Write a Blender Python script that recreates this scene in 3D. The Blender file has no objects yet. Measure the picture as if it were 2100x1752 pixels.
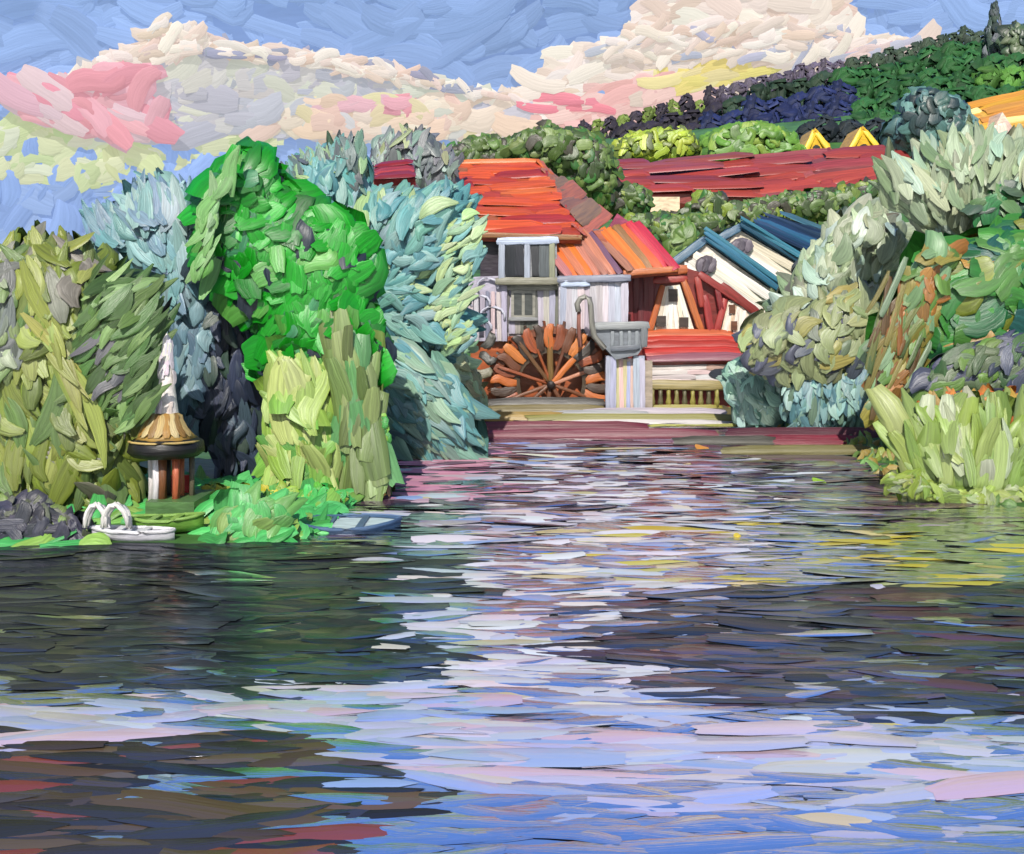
import bpy, math, random
import numpy as np
from mathutils import Vector, Matrix

random.seed(7)
RNG = np.random.default_rng(7)
SC = bpy.context.scene
COL = SC.collection

# ------------------------------------------------------------------ camera
F, HZ, CAM_H = 2250.0, 640.0, 5.23        # focal length and horizon row for a frame 2100 x 1752, camera height in metres
cam = bpy.data.cameras.new('camera')
cam.sensor_width = 36.0
cam.lens = 36.0 * F / 2100.0
cam.shift_y = -(876.0 - HZ) / 2100.0
cam.clip_start, cam.clip_end = 0.1, 6000
camo = bpy.data.objects.new('camera', cam)
camo.location = (0, 0, CAM_H)
camo.rotation_euler = (math.radians(90), 0, 0)
COL.objects.link(camo)
SC.camera = camo

# ------------------------------------------------------------------ light
SUN_EL, SUN_AZ = math.radians(40), math.radians(186)    # azimuth clockwise from +Y: behind the viewer's right shoulder
world = bpy.data.worlds.new('World')
SC.world = world
world.use_nodes = True
wn = world.node_tree
bg = wn.nodes['Background']
sky = wn.nodes.new('ShaderNodeTexSky')
sky.sky_type = 'NISHITA'
sky.sun_disc = False
sky.sun_elevation = SUN_EL
sky.sun_rotation = SUN_AZ
wn.links.new(sky.outputs[0], bg.inputs[0])
bg.inputs[1].default_value = 0.11
sun = bpy.data.lights.new('sun', 'SUN')
sun.energy = 4.8
sun.angle = math.radians(0.5)
sun.color = (1.0, 0.95, 0.86)
suno = bpy.data.objects.new('sun', sun)
sd = Vector((math.sin(SUN_AZ) * math.cos(SUN_EL), math.cos(SUN_AZ) * math.cos(SUN_EL), math.sin(SUN_EL)))
suno.rotation_euler = sd.to_track_quat('Z', 'Y').to_euler()
suno.location = sd * 100
COL.objects.link(suno)
SC.view_settings.view_transform = 'Standard'
SC.view_settings.look = 'None'
SC.view_settings.exposure = 0.25
SC.view_settings.gamma = 1.0
SC.view_settings.use_curve_mapping = False

# ------------------------------------------------------------------ helpers
K = 0.70          # base colour for a surface that shows a given sRGB value in this light


def lin(c, k=K):
    a = np.asarray(c, float) / 255.0
    a = np.where(a <= 0.04045, a / 12.92, ((a + 0.055) / 1.055) ** 2.4)
    return np.clip(a * k, 0.003, 0.86)


def px(x, y, Y):
    return np.array(((x - 1050.0) * Y / F, Y, CAM_H - (y - HZ) * Y / F))


def V(x, y, Y):
    return Vector(px(x, y, Y))


def ell(cx, cy, rx, ry, n=18, wob=0.12, rot=0.0):
    out = []
    for i in range(n):
        a = 2 * math.pi * i / n
        r = 1 + RNG.uniform(-wob, wob)
        x, y = rx * r * math.cos(a), ry * r * math.sin(a)
        out.append((cx + x * math.cos(rot) - y * math.sin(rot), cy + x * math.sin(rot) + y * math.cos(rot)))
    return out


def inside(pts, poly):
    x, y = pts[:, 0], pts[:, 1]
    r = np.zeros(len(pts), bool)
    P = np.asarray(poly, float)
    j = len(P) - 1
    for i in range(len(P)):
        xi, yi, xj, yj = P[i, 0], P[i, 1], P[j, 0], P[j, 1]
        c = ((yi > y) != (yj > y)) & (x < (xj - xi) * (y - yi) / (yj - yi + 1e-12) + xi)
        r ^= c
        j = i
    return r


def edge_near(pts, poly):
    P = np.asarray(poly, float)
    best = np.full(len(pts), 1e18)
    near = np.zeros((len(pts), 2))
    for i in range(len(P)):
        a, b = P[i], P[(i + 1) % len(P)]
        ab = b - a
        t = np.clip(((pts - a) @ ab) / (ab @ ab + 1e-12), 0, 1)
        q = a + t[:, None] * ab
        d = ((pts - q) ** 2).sum(1)
        m = d < best
        best[m] = d[m]
        near[m] = q[m]
    return np.sqrt(best), near


def scatter(poly, n):
    P = np.asarray(poly, float)
    lo, hi = P.min(0), P.max(0)
    got = []
    tot = 0
    while tot < n:
        c = RNG.uniform(lo, hi, (n * 3, 2))
        c = c[inside(c, poly)]
        got.append(c)
        tot += len(c)
    return np.concatenate(got)[:n]


def tag(o, label=None, cat=None, group=None, kind=None):
    if label: o['label'] = label
    if cat: o['category'] = cat
    if group: o['group'] = group
    if kind: o['kind'] = kind
    return o


def empty(name, loc, label, cat, group=None):
    o = bpy.data.objects.new(name, None)
    o.empty_display_size = 0.3
    COL.objects.link(o)
    o.location = Vector(loc)
    return tag(o, label, cat, group)


def root_loc(p):
    v = Vector((0, 0, 0))
    while p is not None:
        v += p.location
        p = p.parent
    return v


def link(o, parent=None):
    COL.objects.link(o)
    if parent is not None:
        o.parent = parent
        o.location = -root_loc(parent)
    return o


# ------------------------------------------------------------------ materials
def paint_material(name, bump=0.03, rough=0.42, spec=0.45, streak=0.35, emit=0.0, fine=1.0, basek=1.0):
    m = bpy.data.materials.new(name)
    m.use_nodes = True
    nt = m.node_tree
    N, L = nt.nodes, nt.links
    bs = N['Principled BSDF']
    oi = N.new('ShaderNodeObjectInfo')
    at = N.new('ShaderNodeAttribute'); at.attribute_name = 'Col'
    mul = N.new('ShaderNodeMix'); mul.data_type = 'RGBA'; mul.blend_type = 'MULTIPLY'; mul.inputs[0].default_value = 1
    L.new(oi.outputs['Color'], mul.inputs[6]); L.new(at.outputs['Color'], mul.inputs[7])
    uv = N.new('ShaderNodeUVMap'); uv.uv_map = 'UVMap'
    sep = N.new('ShaderNodeSeparateXYZ'); L.new(uv.outputs[0], sep.inputs[0])
    com = N.new('ShaderNodeCombineXYZ')
    mu = N.new('ShaderNodeMath'); mu.operation = 'MULTIPLY'; mu.inputs[1].default_value = 1.6 * fine
    mv = N.new('ShaderNodeMath'); mv.operation = 'MULTIPLY'; mv.inputs[1].default_value = 9.0 * fine
    mr = N.new('ShaderNodeMath'); mr.operation = 'MULTIPLY'; mr.inputs[1].default_value = 77.0
    L.new(sep.outputs[0], mu.inputs[0]); L.new(sep.outputs[1], mv.inputs[0]); L.new(oi.outputs['Random'], mr.inputs[0])
    L.new(mu.outputs[0], com.inputs[0]); L.new(mv.outputs[0], com.inputs[1]); L.new(mr.outputs[0], com.inputs[2])
    no = N.new('ShaderNodeTexNoise'); no.inputs['Scale'].default_value = 1.0; no.inputs['Detail'].default_value = 4
    no.inputs['Roughness'].default_value = 0.6; no.inputs['Distortion'].default_value = 0.35
    L.new(com.outputs[0], no.inputs['Vector'])
    mp = N.new('ShaderNodeMapRange'); mp.inputs[1].default_value = 0.28; mp.inputs[2].default_value = 0.72
    mp.inputs[3].default_value = 1 - streak; mp.inputs[4].default_value = 1 + streak
    L.new(no.outputs['Fac'], mp.inputs[0])
    m2 = N.new('ShaderNodeMix'); m2.data_type = 'RGBA'; m2.blend_type = 'MULTIPLY'; m2.inputs[0].default_value = 1
    L.new(mul.outputs[2], m2.inputs[6]); L.new(mp.outputs[0], m2.inputs[7])
    m3 = N.new('ShaderNodeMix'); m3.data_type = 'RGBA'; m3.blend_type = 'MULTIPLY'; m3.inputs[0].default_value = 1
    m3.inputs[7].default_value = (basek, basek, basek, 1)
    L.new(m2.outputs[2], m3.inputs[6]); L.new(m3.outputs[2], bs.inputs['Base Color'])
    bs.inputs['Roughness'].default_value = rough
    bs.inputs['Specular IOR Level'].default_value = spec
    bp = N.new('ShaderNodeBump'); bp.inputs['Strength'].default_value = 0.7; bp.inputs['Distance'].default_value = bump
    L.new(no.outputs['Fac'], bp.inputs['Height']); L.new(bp.outputs[0], bs.inputs['Normal'])
    if emit:
        L.new(m2.outputs[2], bs.inputs['Emission Color'])
        bs.inputs['Emission Strength'].default_value = emit
    return m


PAINT = paint_material('impasto_paint')
FARPAINT = paint_material('impasto_paint_far', bump=0.15, rough=0.6, spec=0.2)
SKYPAINT = paint_material('sky_paint', bump=2.0, rough=0.8, spec=0.1, streak=0.10, emit=0.80, basek=0.30)
CLOUDPAINT = paint_material('cloud_paint', bump=2.0, rough=0.8, spec=0.1, streak=0.07, emit=0.80, basek=0.30)


def water_material(name):
    m = bpy.data.materials.new(name)
    m.use_nodes = True
    nt = m.node_tree
    N, L = nt.nodes, nt.links
    N.remove(N['Principled BSDF'])
    out = N['Material Output']
    at = N.new('ShaderNodeAttribute'); at.attribute_name = 'Col'
    di = N.new('ShaderNodeBsdfDiffuse')
    gl = N.new('ShaderNodeBsdfGlossy'); gl.inputs['Roughness'].default_value = 0.10
    gl.inputs['Color'].default_value = (0.92, 0.94, 0.98, 1)
    uv = N.new('ShaderNodeUVMap'); uv.uv_map = 'UVMap'
    mp = N.new('ShaderNodeMapping'); mp.inputs['Scale'].default_value = (1.6, 8, 1)
    L.new(uv.outputs[0], mp.inputs[0])
    no = N.new('ShaderNodeTexNoise'); no.inputs['Scale'].default_value = 1; no.inputs['Detail'].default_value = 4
    no.inputs['Distortion'].default_value = 0.6
    L.new(mp.outputs[0], no.inputs['Vector'])
    bp = N.new('ShaderNodeBump'); bp.inputs['Strength'].default_value = 0.5; bp.inputs['Distance'].default_value = 0.010
    L.new(no.outputs['Fac'], bp.inputs['Height'])
    L.new(at.outputs['Color'], di.inputs['Color'])
    L.new(bp.outputs[0], di.inputs['Normal']); L.new(bp.outputs[0], gl.inputs['Normal'])
    lw = N.new('ShaderNodeLayerWeight'); lw.inputs[0].default_value = 0.42
    mr = N.new('ShaderNodeMapRange'); mr.inputs[3].default_value = 0.78; mr.inputs[4].default_value = 0.74
    L.new(lw.outputs['Fresnel'], mr.inputs[0])
    mx = N.new('ShaderNodeMixShader')
    ga = N.new('ShaderNodeMath'); ga.operation = 'MULTIPLY'
    L.new(mr.outputs[0], ga.inputs[0]); L.new(at.outputs['Alpha'], ga.inputs[1])
    L.new(ga.outputs[0], mx.inputs[0]); L.new(di.outputs[0], mx.inputs[1]); L.new(gl.outputs[0], mx.inputs[2])
    L.new(mx.outputs[0], out.inputs['Surface'])
    return m


WATER = water_material('river_water')

# ------------------------------------------------------------------ knife strokes: raised, ridged dabs of 48 triangles
NT, NV = 7, 5


def template(k):
    r = np.random.default_rng(100 + k)
    t = np.linspace(0, 1, NT)
    if k < 4:        # blunt dab
        w = np.array([0.62, 0.92, 1.0, 1.0, 0.98, 0.95, 0.62])
        hz = np.array([0.0, 0.65, 0.75, 0.8, 0.85, 1.25, 0.0])
    elif k < 8:      # pointed leaf
        w = np.array([0.30, 0.75, 1.0, 1.0, 0.85, 0.58, 0.12])
        hz = np.array([0.0, 0.9, 1.0, 0.95, 0.9, 0.75, 0.0])
    elif k >= 12:    # low lens of water
        w = np.array([0.10, 0.62, 0.92, 1.0, 0.86, 0.55, 0.08])
        hz = np.array([0.0, 0.7, 1.0, 1.0, 0.95, 0.7, 0.0])
    else:            # long even band
        w = np.array([0.85, 1.0, 1.0, 1.0, 1.0, 1.0, 0.85])
        hz = np.array([0.0, 0.8, 0.8, 0.85, 0.85, 1.0, 0.0])
    bend = (0.0, 0.22, -0.22, 0.1, 0.0, 0.28, -0.28, -0.12, 0.0, 0.03, -0.03, 0.0, 0.0, 0.12, -0.12, 0.05)[k]
    scur = (0.0, 0.0, 0.0, 0.12, 0.0, 0.0, 0.0, 0.16, 0.0, 0.0, 0.0, 0.02, 0.0, 0.0, 0.0, 0.14)[k]
    v = np.array([-1, -0.72, 0.05, 0.72, 1.0])
    hv = np.array([0.0, 1.0, 0.62, 0.95, 0.0]) if k < 12 else np.array([0.0, 0.62, 1.0, 0.6, 0.0])
    co, uv = [], []
    for i in range(NT):
        off = bend * (4 * (t[i] - 0.5) ** 2 - 0.4) + scur * math.sin(2 * math.pi * t[i])
        for j in range(NV):
            co.append((t[i] - 0.5 + r.uniform(-0.015, 0.015), v[j] * 0.5 * w[i] * (1 + r.uniform(-0.07, 0.07)) + off * (1.6 if k < 8 else 1),
                       hv[j] * hz[i] * (1 + r.uniform(-0.15, 0.15))))
            uv.append((t[i], (v[j] + 1) / 2))
    return np.array(co), np.array(uv)


TEMPL = [template(k) for k in range(16)]
FACES = np.array([(i * NV + j, (i + 1) * NV + j, (i + 1) * NV + j + 1, i * NV + j + 1) for i in range(NT - 1) for j in range(NV - 1)])
DAB, LEAF, BAND, LENS = (0, 1, 2, 3), (4, 5, 6, 7), (8, 9, 10, 11), (12, 13, 14, 15)


def raw_mesh(name, co, faces, uv, col, mat, smooth=True):
    """co (n,3), faces (m,4) quads, uv and col per vertex"""
    me = bpy.data.meshes.new(name)
    n, m = len(co), len(faces)
    me.vertices.add(n); me.loops.add(m * 4); me.polygons.add(m)
    me.vertices.foreach_set('co', np.asarray(co, np.float32).ravel())
    fl = np.asarray(faces, np.int32).ravel()
    me.loops.foreach_set('vertex_index', fl)
    me.polygons.foreach_set('loop_start', np.arange(m, dtype=np.int32) * 4)
    me.polygons.foreach_set('loop_total', np.full(m, 4, np.int32))
    me.polygons.foreach_set('use_smooth', np.full(m, smooth))
    u = me.uv_layers.new(name='UVMap')
    u.data.foreach_set('uv', np.asarray(uv, np.float32)[fl].ravel())
    ca = me.color_attributes.new('Col', 'FLOAT_COLOR', 'POINT')
    ca.data.foreach_set('color', (np.asarray(col, np.float32) if np.shape(col)[1] == 4 else np.concatenate([np.asarray(col, np.float32), np.ones((n, 1), np.float32)], 1)).ravel())
    me.update(calc_edges=True)
    me.validate()
    if mat: me.materials.append(mat)
    return me


_one = {}


def one_mesh(k, mat):
    if (k, mat.name) not in _one:
        co, uv = TEMPL[k]
        _one[(k, mat.name)] = raw_mesh('dab', co, FACES, uv, np.ones((len(co), 3)), mat)
    return _one[(k, mat.name)]


def unit(a):
    return a / (np.linalg.norm(a, axis=-1, keepdims=True) + 1e-9)


class Batch:
    def __init__(self):
        self.P = []

    def add(self, P, T, N, L, W, H, C, kinds):
        n = len(P)
        T = unit(T - N * (T * N).sum(1, keepdims=True))
        self.P.append((P, T, N, np.broadcast_to(L, n), np.broadcast_to(W, n), np.broadcast_to(H, n), np.asarray(C), RNG.choice(kinds, n)))

    def mesh(self, name, mat):
        CO, FA, UV, CC = [], [], [], []
        base = 0
        for P, T, N, L, W, H, C, kk in self.P:
            B = np.cross(N, T)
            for k in np.unique(kk):
                s = np.where(kk == k)[0]
                co, uv = TEMPL[k]
                w = (P[s][:, None, :] + co[None, :, 0:1] * (T[s] * L[s][:, None])[:, None, :]
                     + co[None, :, 1:2] * (B[s] * W[s][:, None])[:, None, :] + co[None, :, 2:3] * (N[s] * H[s][:, None])[:, None, :])
                nv = len(co)
                CO.append(w.reshape(-1, 3))
                UV.append((uv[None] + RNG.uniform(0, 60, (len(s), 1, 2)).round()).reshape(-1, 2))
                CC.append(np.repeat(C[s], nv, 0))
                FA.append((FACES[None] + (np.arange(len(s)) * nv)[:, None, None] + base).reshape(-1, 4))
                base += nv * len(s)
        return raw_mesh(name, np.concatenate(CO), np.concatenate(FA), np.concatenate(UV), np.concatenate(CC), mat)

    def build(self, name, mat, parent=None, kind=None):
        o = bpy.data.objects.new(name, self.mesh(name, mat))
        link(o, parent)
        if kind: o['kind'] = kind
        return o


def stroke_obj(name, P, T, N, L, W, H, c, parent, kinds=LEAF, mat=None):
    T, N, P = Vector(T), Vector(N).normalized(), Vector(P)
    T = (T - N * T.dot(N)).normalized()
    B = N.cross(T)
    o = bpy.data.objects.new(name, one_mesh(int(RNG.choice(kinds)), mat or PAINT))
    COL.objects.link(o)
    M = Matrix(((T.x * L, B.x * W, N.x * H, P.x), (T.y * L, B.y * W, N.y * H, P.y), (T.z * L, B.z * W, N.z * H, P.z), (0, 0, 0, 1)))
    if parent is not None:
        o.parent = parent
        M = Matrix.Translation(-root_loc(parent)) @ M
    o.matrix_basis = M
    o.color = (*[float(x) for x in c], 1)
    return o


def pick(pal, n, jit=0.14):
    """pal: list of (r,g,b) or (r,g,b,weight) in sRGB"""
    w = np.array([p[3] if len(p) > 3 else 1.0 for p in pal])
    c = np.array([lin(p[:3]) for p in pal])[RNG.choice(len(pal), n, p=w / w.sum())]
    return np.clip(c * (1 + RNG.uniform(-jit, jit, (n, 1))) * (1 + RNG.uniform(-jit / 2, jit / 2, (n, 3))), 0.003, 0.88)


def fan(x0, y0, back=False):
    def f(p):
        a = np.degrees(np.arctan2(-(p[:, 1] - y0), p[:, 0] - x0))
        return a
    return f


def foliage(batch, leaf_parent, poly, Y, n, L, W, pal, ang=90, jit=18, thick=1.0, ind=0, leaf='leaf', kinds=LEAF, under=True,
            hscale=0.20, mat=None, back=0.2):
    """Fill a crown with dabs: a rounded front, sparse back, larger dabs underneath; the ind biggest in front become parts of their own"""
    s0 = Y / F
    passes = []
    if under:
        passes.append((int(n * 0.55), 1.35, 1.7, 0.55, 1, 0))
    passes.append((n, 1.0, 1.0, 1.0, 1, ind))
    passes.append((int(n * back), 1.3, 1.5, 1.0, -1, 0))
    for nn, fl, fw, fb, sgn, ni in passes:
        if nn < 1: continue
        p = scatter(poly, nn * 4)
        d, near = edge_near(p, poly)
        keep = np.argsort(-(d + RNG.uniform(0, 1, len(d)) * 0.001))
        ok = np.where(d > min(0.10 * L * fl, np.percentile(d, 50)))[0][:nn]
        if len(ok) < nn: ok = keep[:nn]
        p, d, near = p[ok], d[ok], near[ok]
        R = max(d.max() * 0.8, 1e-6)
        s = np.clip(d / R, 0.02, 1)
        bul = np.sqrt(1 - (1 - s) ** 2)
        out = (p - near) * -1
        out = out / (np.linalg.norm(out, axis=1, keepdims=True) + 1e-9)
        D = Y - sgn * thick * fb * bul * RNG.uniform(0.75, 1.05, nn)
        nrm = np.stack([out[:, 0] * (1 - s) * 0.8, -sgn * (bul + 0.25), -out[:, 1] * (1 - s) * 0.8 + 0.12], 1) + RNG.normal(0, 0.17, (nn, 3))
        nrm = unit(nrm)
        a = ang(p) if callable(ang) else np.full(nn, float(ang))
        a = np.radians(a + RNG.normal(0, jit, nn))
        T = np.stack([np.cos(a), RNG.normal(0, 0.15, nn), np.sin(a)], 1)
        P = np.stack([(p[:, 0] - 1050) * s0, D, CAM_H - (p[:, 1] - HZ) * s0], 1)
        LL = L * fl * s0 * RNG.uniform(0.6, 1.25, nn)
        WW = W * fw * s0 * RNG.uniform(0.65, 1.3, nn)
        C = pick(pal, nn)
        m = np.ones(nn, bool)
        if ni:
            top = np.argsort(-(LL * WW))[:ni]
            m[top] = False
            for i in top:
                stroke_obj(leaf, P[i] + nrm[i] * 0.02, T[i], nrm[i], LL[i], WW[i], WW[i] * hscale, C[i], leaf_parent, kinds, mat)
        batch.add(P[m], T[m], nrm[m], LL[m], WW[m], WW[m] * hscale, C[m], kinds)


def tube_mesh(name, pts, radii, col, mat=PAINT, seg=8, bumpy=0.12):
    co, fa, uv = [], [], []
    pts = [Vector(p) for p in pts]
    n = len(pts)
    for i, p in enumerate(pts):
        d = (pts[min(i + 1, n - 1)] - pts[max(i - 1, 0)]).normalized()
        a = d.orthogonal().normalized() if abs(d.x) > 0.99 else d.cross(Vector((1, 0, 0))).normalized()
        b = d.cross(a)
        for j in range(seg + 1):
            an = 2 * math.pi * (j % seg) / seg
            r = radii[i] * (1 + bumpy * math.sin(3.1 * i + 2.3 * (j % seg)))
            co.append(p + a * math.cos(an) * r + b * math.sin(an) * r)
            uv.append((i / max(n - 1, 1) * 2, j / seg * 2))
    for i in range(n - 1):
        for j in range(seg):
            q = i * (seg + 1) + j
            fa.append((q, q + 1, q + seg + 2, q + seg + 1))
    # caps
    for i, rev in ((0, True), (n - 1, False)):
        c = len(co)
        co.append(pts[i]); uv.append((0, 0))
        for j in range(0, seg, 2):
            q = i * (seg + 1)
            f = (c, q + j, q + j + 1, q + (j + 2) % seg)
            fa.append(f[::-1] if rev else f)
    return raw_mesh(name, np.array([tuple(c) for c in co]), np.array(fa), np.array(uv), np.tile(lin(col), (len(co), 1)), mat)


def tube(name, pts, radii, col, parent=None, **kw):
    if not hasattr(radii, '__len__'): radii = [radii] * len(pts)
    return link(bpy.data.objects.new(name, tube_mesh(name, pts, radii, col, **kw)), parent)


def prism_mesh(name, poly, vec, col, mat=PAINT, wob=0.0):
    """closed prism: polygon of 3D points pushed along vec"""
    poly = [Vector(p) for p in poly]
    n = len(poly)
    vs = [p + Vector(RNG.normal(0, wob, 3)) for p in poly]
    vs = vs + [p + Vector(vec) for p in vs]
    fs = [tuple(range(n)), tuple(range(2 * n - 1, n - 1, -1))] + [(i, i + n, (i + 1) % n + n, (i + 1) % n) for i in range(n)]
    me = bpy.data.meshes.new(name)
    me.from_pydata([tuple(v) for v in vs], [], fs)
    me.update()
    import bmesh
    bm = bmesh.new(); bm.from_mesh(me)
    bmesh.ops.recalc_face_normals(bm, faces=bm.faces)
    bm.to_mesh(me); bm.free()
    u = me.uv_layers.new(name='UVMap')
    for l in me.loops:
        v = me.vertices[l.vertex_index].co
        u.data[l.index].uv = (v.x * 0.9 + v.y * 0.7, v.z * 0.5)
    ca = me.color_attributes.new('Col', 'FLOAT_COLOR', 'POINT')
    c = lin(col)
    for d in ca.data: d.color = (*c, 1)
    me.materials.append(mat)
    return me


def prism(name, poly, vec, col, parent=None, mat=PAINT, wob=0.0):
    return link(bpy.data.objects.new(name, prism_mesh(name, poly, vec, col, mat, wob)), parent)


def rect(x0, y0, x1, y1, Y):
    return [V(x0, y0, Y), V(x1, y0, Y), V(x1, y1, Y), V(x0, y1, Y)]


def strips(name, A, B, C, D, n, pal, parent, over=1.25, h=0.10, jit=0.12, split=1, kinds=BAND, lift=0.03, face=None, wob=0.06, order=False):
    """n raised bands from edge A-D to edge B-C (A-B first band, D-C last), each an object"""
    A, B, C, D = Vector(A), Vector(B), Vector(C), Vector(D)
    nr = (B - A).cross(D - A).normalized()
    ref = Vector(face) if face else Vector((0, -1, 0.3))
    if nr.dot(ref) < 0: nr = -nr
    cs = pick(pal, n * split, jit)
    for i in range(n):
        t = (i + 0.5) / n
        p, q = A.lerp(D, t), B.lerp(C, t)
        w = ((D - A).length + (C - B).length) / 2 / n * over
        cuts = [0] + sorted(RNG.uniform(0.15, 0.85, split - 1)) + [1]
        for k in range(split):
            c = lin(pal[i % len(pal)][:3]) if order else cs[i * split + k]
            a, b = p.lerp(q, cuts[k]), p.lerp(q, cuts[k + 1])
            if (b - a).length < 0.05: continue
            a = a + Vector(RNG.normal(0, wob * w, 3)); b = b + Vector(RNG.normal(0, wob * w, 3))
            N = (nr + Vector(RNG.normal(0, 0.05, 3))).normalized()
            stroke_obj(name, (a + b) / 2 + nr * (lift + RNG.uniform(0, 0.03)), b - a, N, (b - a).length * 1.04, w * RNG.uniform(0.85, 1.15),
                       h * RNG.uniform(0.7, 1.3), c, parent, kinds)


# ------------------------------------------------------------------ terrain
RIVER = [(-400, -60), (400, -60), (400, 27), (60, 27), (13.6, 28.8), (11.7, 31), (11.6, 35.7), (13.5, 46), (10.6, 52), (11.2, 60), (-0.5, 60), (-2.2, 56),
         (-1.9, 47), (-2.3, 41), (-4.2, 39.4), (-4.0, 32), (-4.6, 30.4), (-4.6, 26), (-5.2, 24.8), (-11.6, 24.4), (-60, 24), (-400, 24)]


def hill_profile(Y):
    return np.interp(Y, [0, 58, 64, 72, 85, 110, 150, 200, 300, 420, 1000], [0, 0, 1.2, 4, 9.5, 14.5, 25, 36, 52, 40, 10])


def ground_h(X, Y):
    X, Y = np.atleast_1d(X).astype(float), np.atleast_1d(Y).astype(float)
    p = np.stack([X, Y], 1)
    ins = inside(p, RIVER)
    d, _ = edge_near(p, RIVER)
    b = np.where(ins, -np.minimum(d * 0.7, 1.2), np.minimum(0.02 + d * 0.04, 0.3))
    f = np.clip((X + 28 + 0.0 * Y) / 34, 0, 1)
    f = f * f * (3 - 2 * f)
    tilt = np.clip((X - 20) * 0.21, -6, 30) * np.clip((Y - 120) / 180, 0, 1)
    return b + f * np.maximum(hill_profile(Y) + tilt, 0) * (~ins)


def gz(X, Y):
    return float(ground_h([X], [Y])[0])


def grid_mesh(name, xs, ys, zf, colf, mat):
    X, Y = np.meshgrid(xs, ys)
    x, y = X.ravel(), Y.ravel()
    z = zf(x, y)
    nx, ny = len(xs), len(ys)
    i, j = np.meshgrid(np.arange(nx - 1), np.arange(ny - 1))
    q = (j * nx + i).ravel()
    fa = np.stack([q, q + 1, q + nx + 1, q + nx], 1)
    return raw_mesh(name, np.stack([x, y, z], 1), fa, np.stack([x * 0.3, y * 0.1], 1), colf(x, y, z), mat)


xs = np.concatenate([np.linspace(-1500, -80, 24), np.arange(-76, -24, 4), np.arange(-22, 22, 0.6), np.arange(23, 80, 3), np.linspace(84, 1500, 26)])
ys = np.concatenate([np.linspace(-400, -10, 8), np.arange(0, 20, 4), np.arange(20, 64, 0.6), np.arange(65, 130, 3), np.arange(134, 330, 8), np.linspace(340, 2600, 24)])
go = link(bpy.data.objects.new('ground', grid_mesh('ground', xs, ys, ground_h,
          lambda x, y, z: lin((74, 118, 58)) * (1 + 0.25 * np.sin(x * 0.9 + 1.7 * np.sin(y * 0.4)))[:, None] * np.ones((len(x), 3)), FARPAINT)))
tag(go, kind='structure')

wx = np.concatenate([np.linspace(-380, -30, 12), np.linspace(-28, 28, 29), np.linspace(30, 380, 12)])
wy = np.concatenate([np.linspace(-55, 6, 8), np.linspace(8, 61, 54)])
water = link(bpy.data.objects.new('water', grid_mesh('water', wx, wy, lambda x, y: np.zeros_like(x), lambda x, y, z: np.tile(lin((44, 48, 52)), (len(x), 1)), WATER)))
tag(water, kind='structure')

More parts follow.
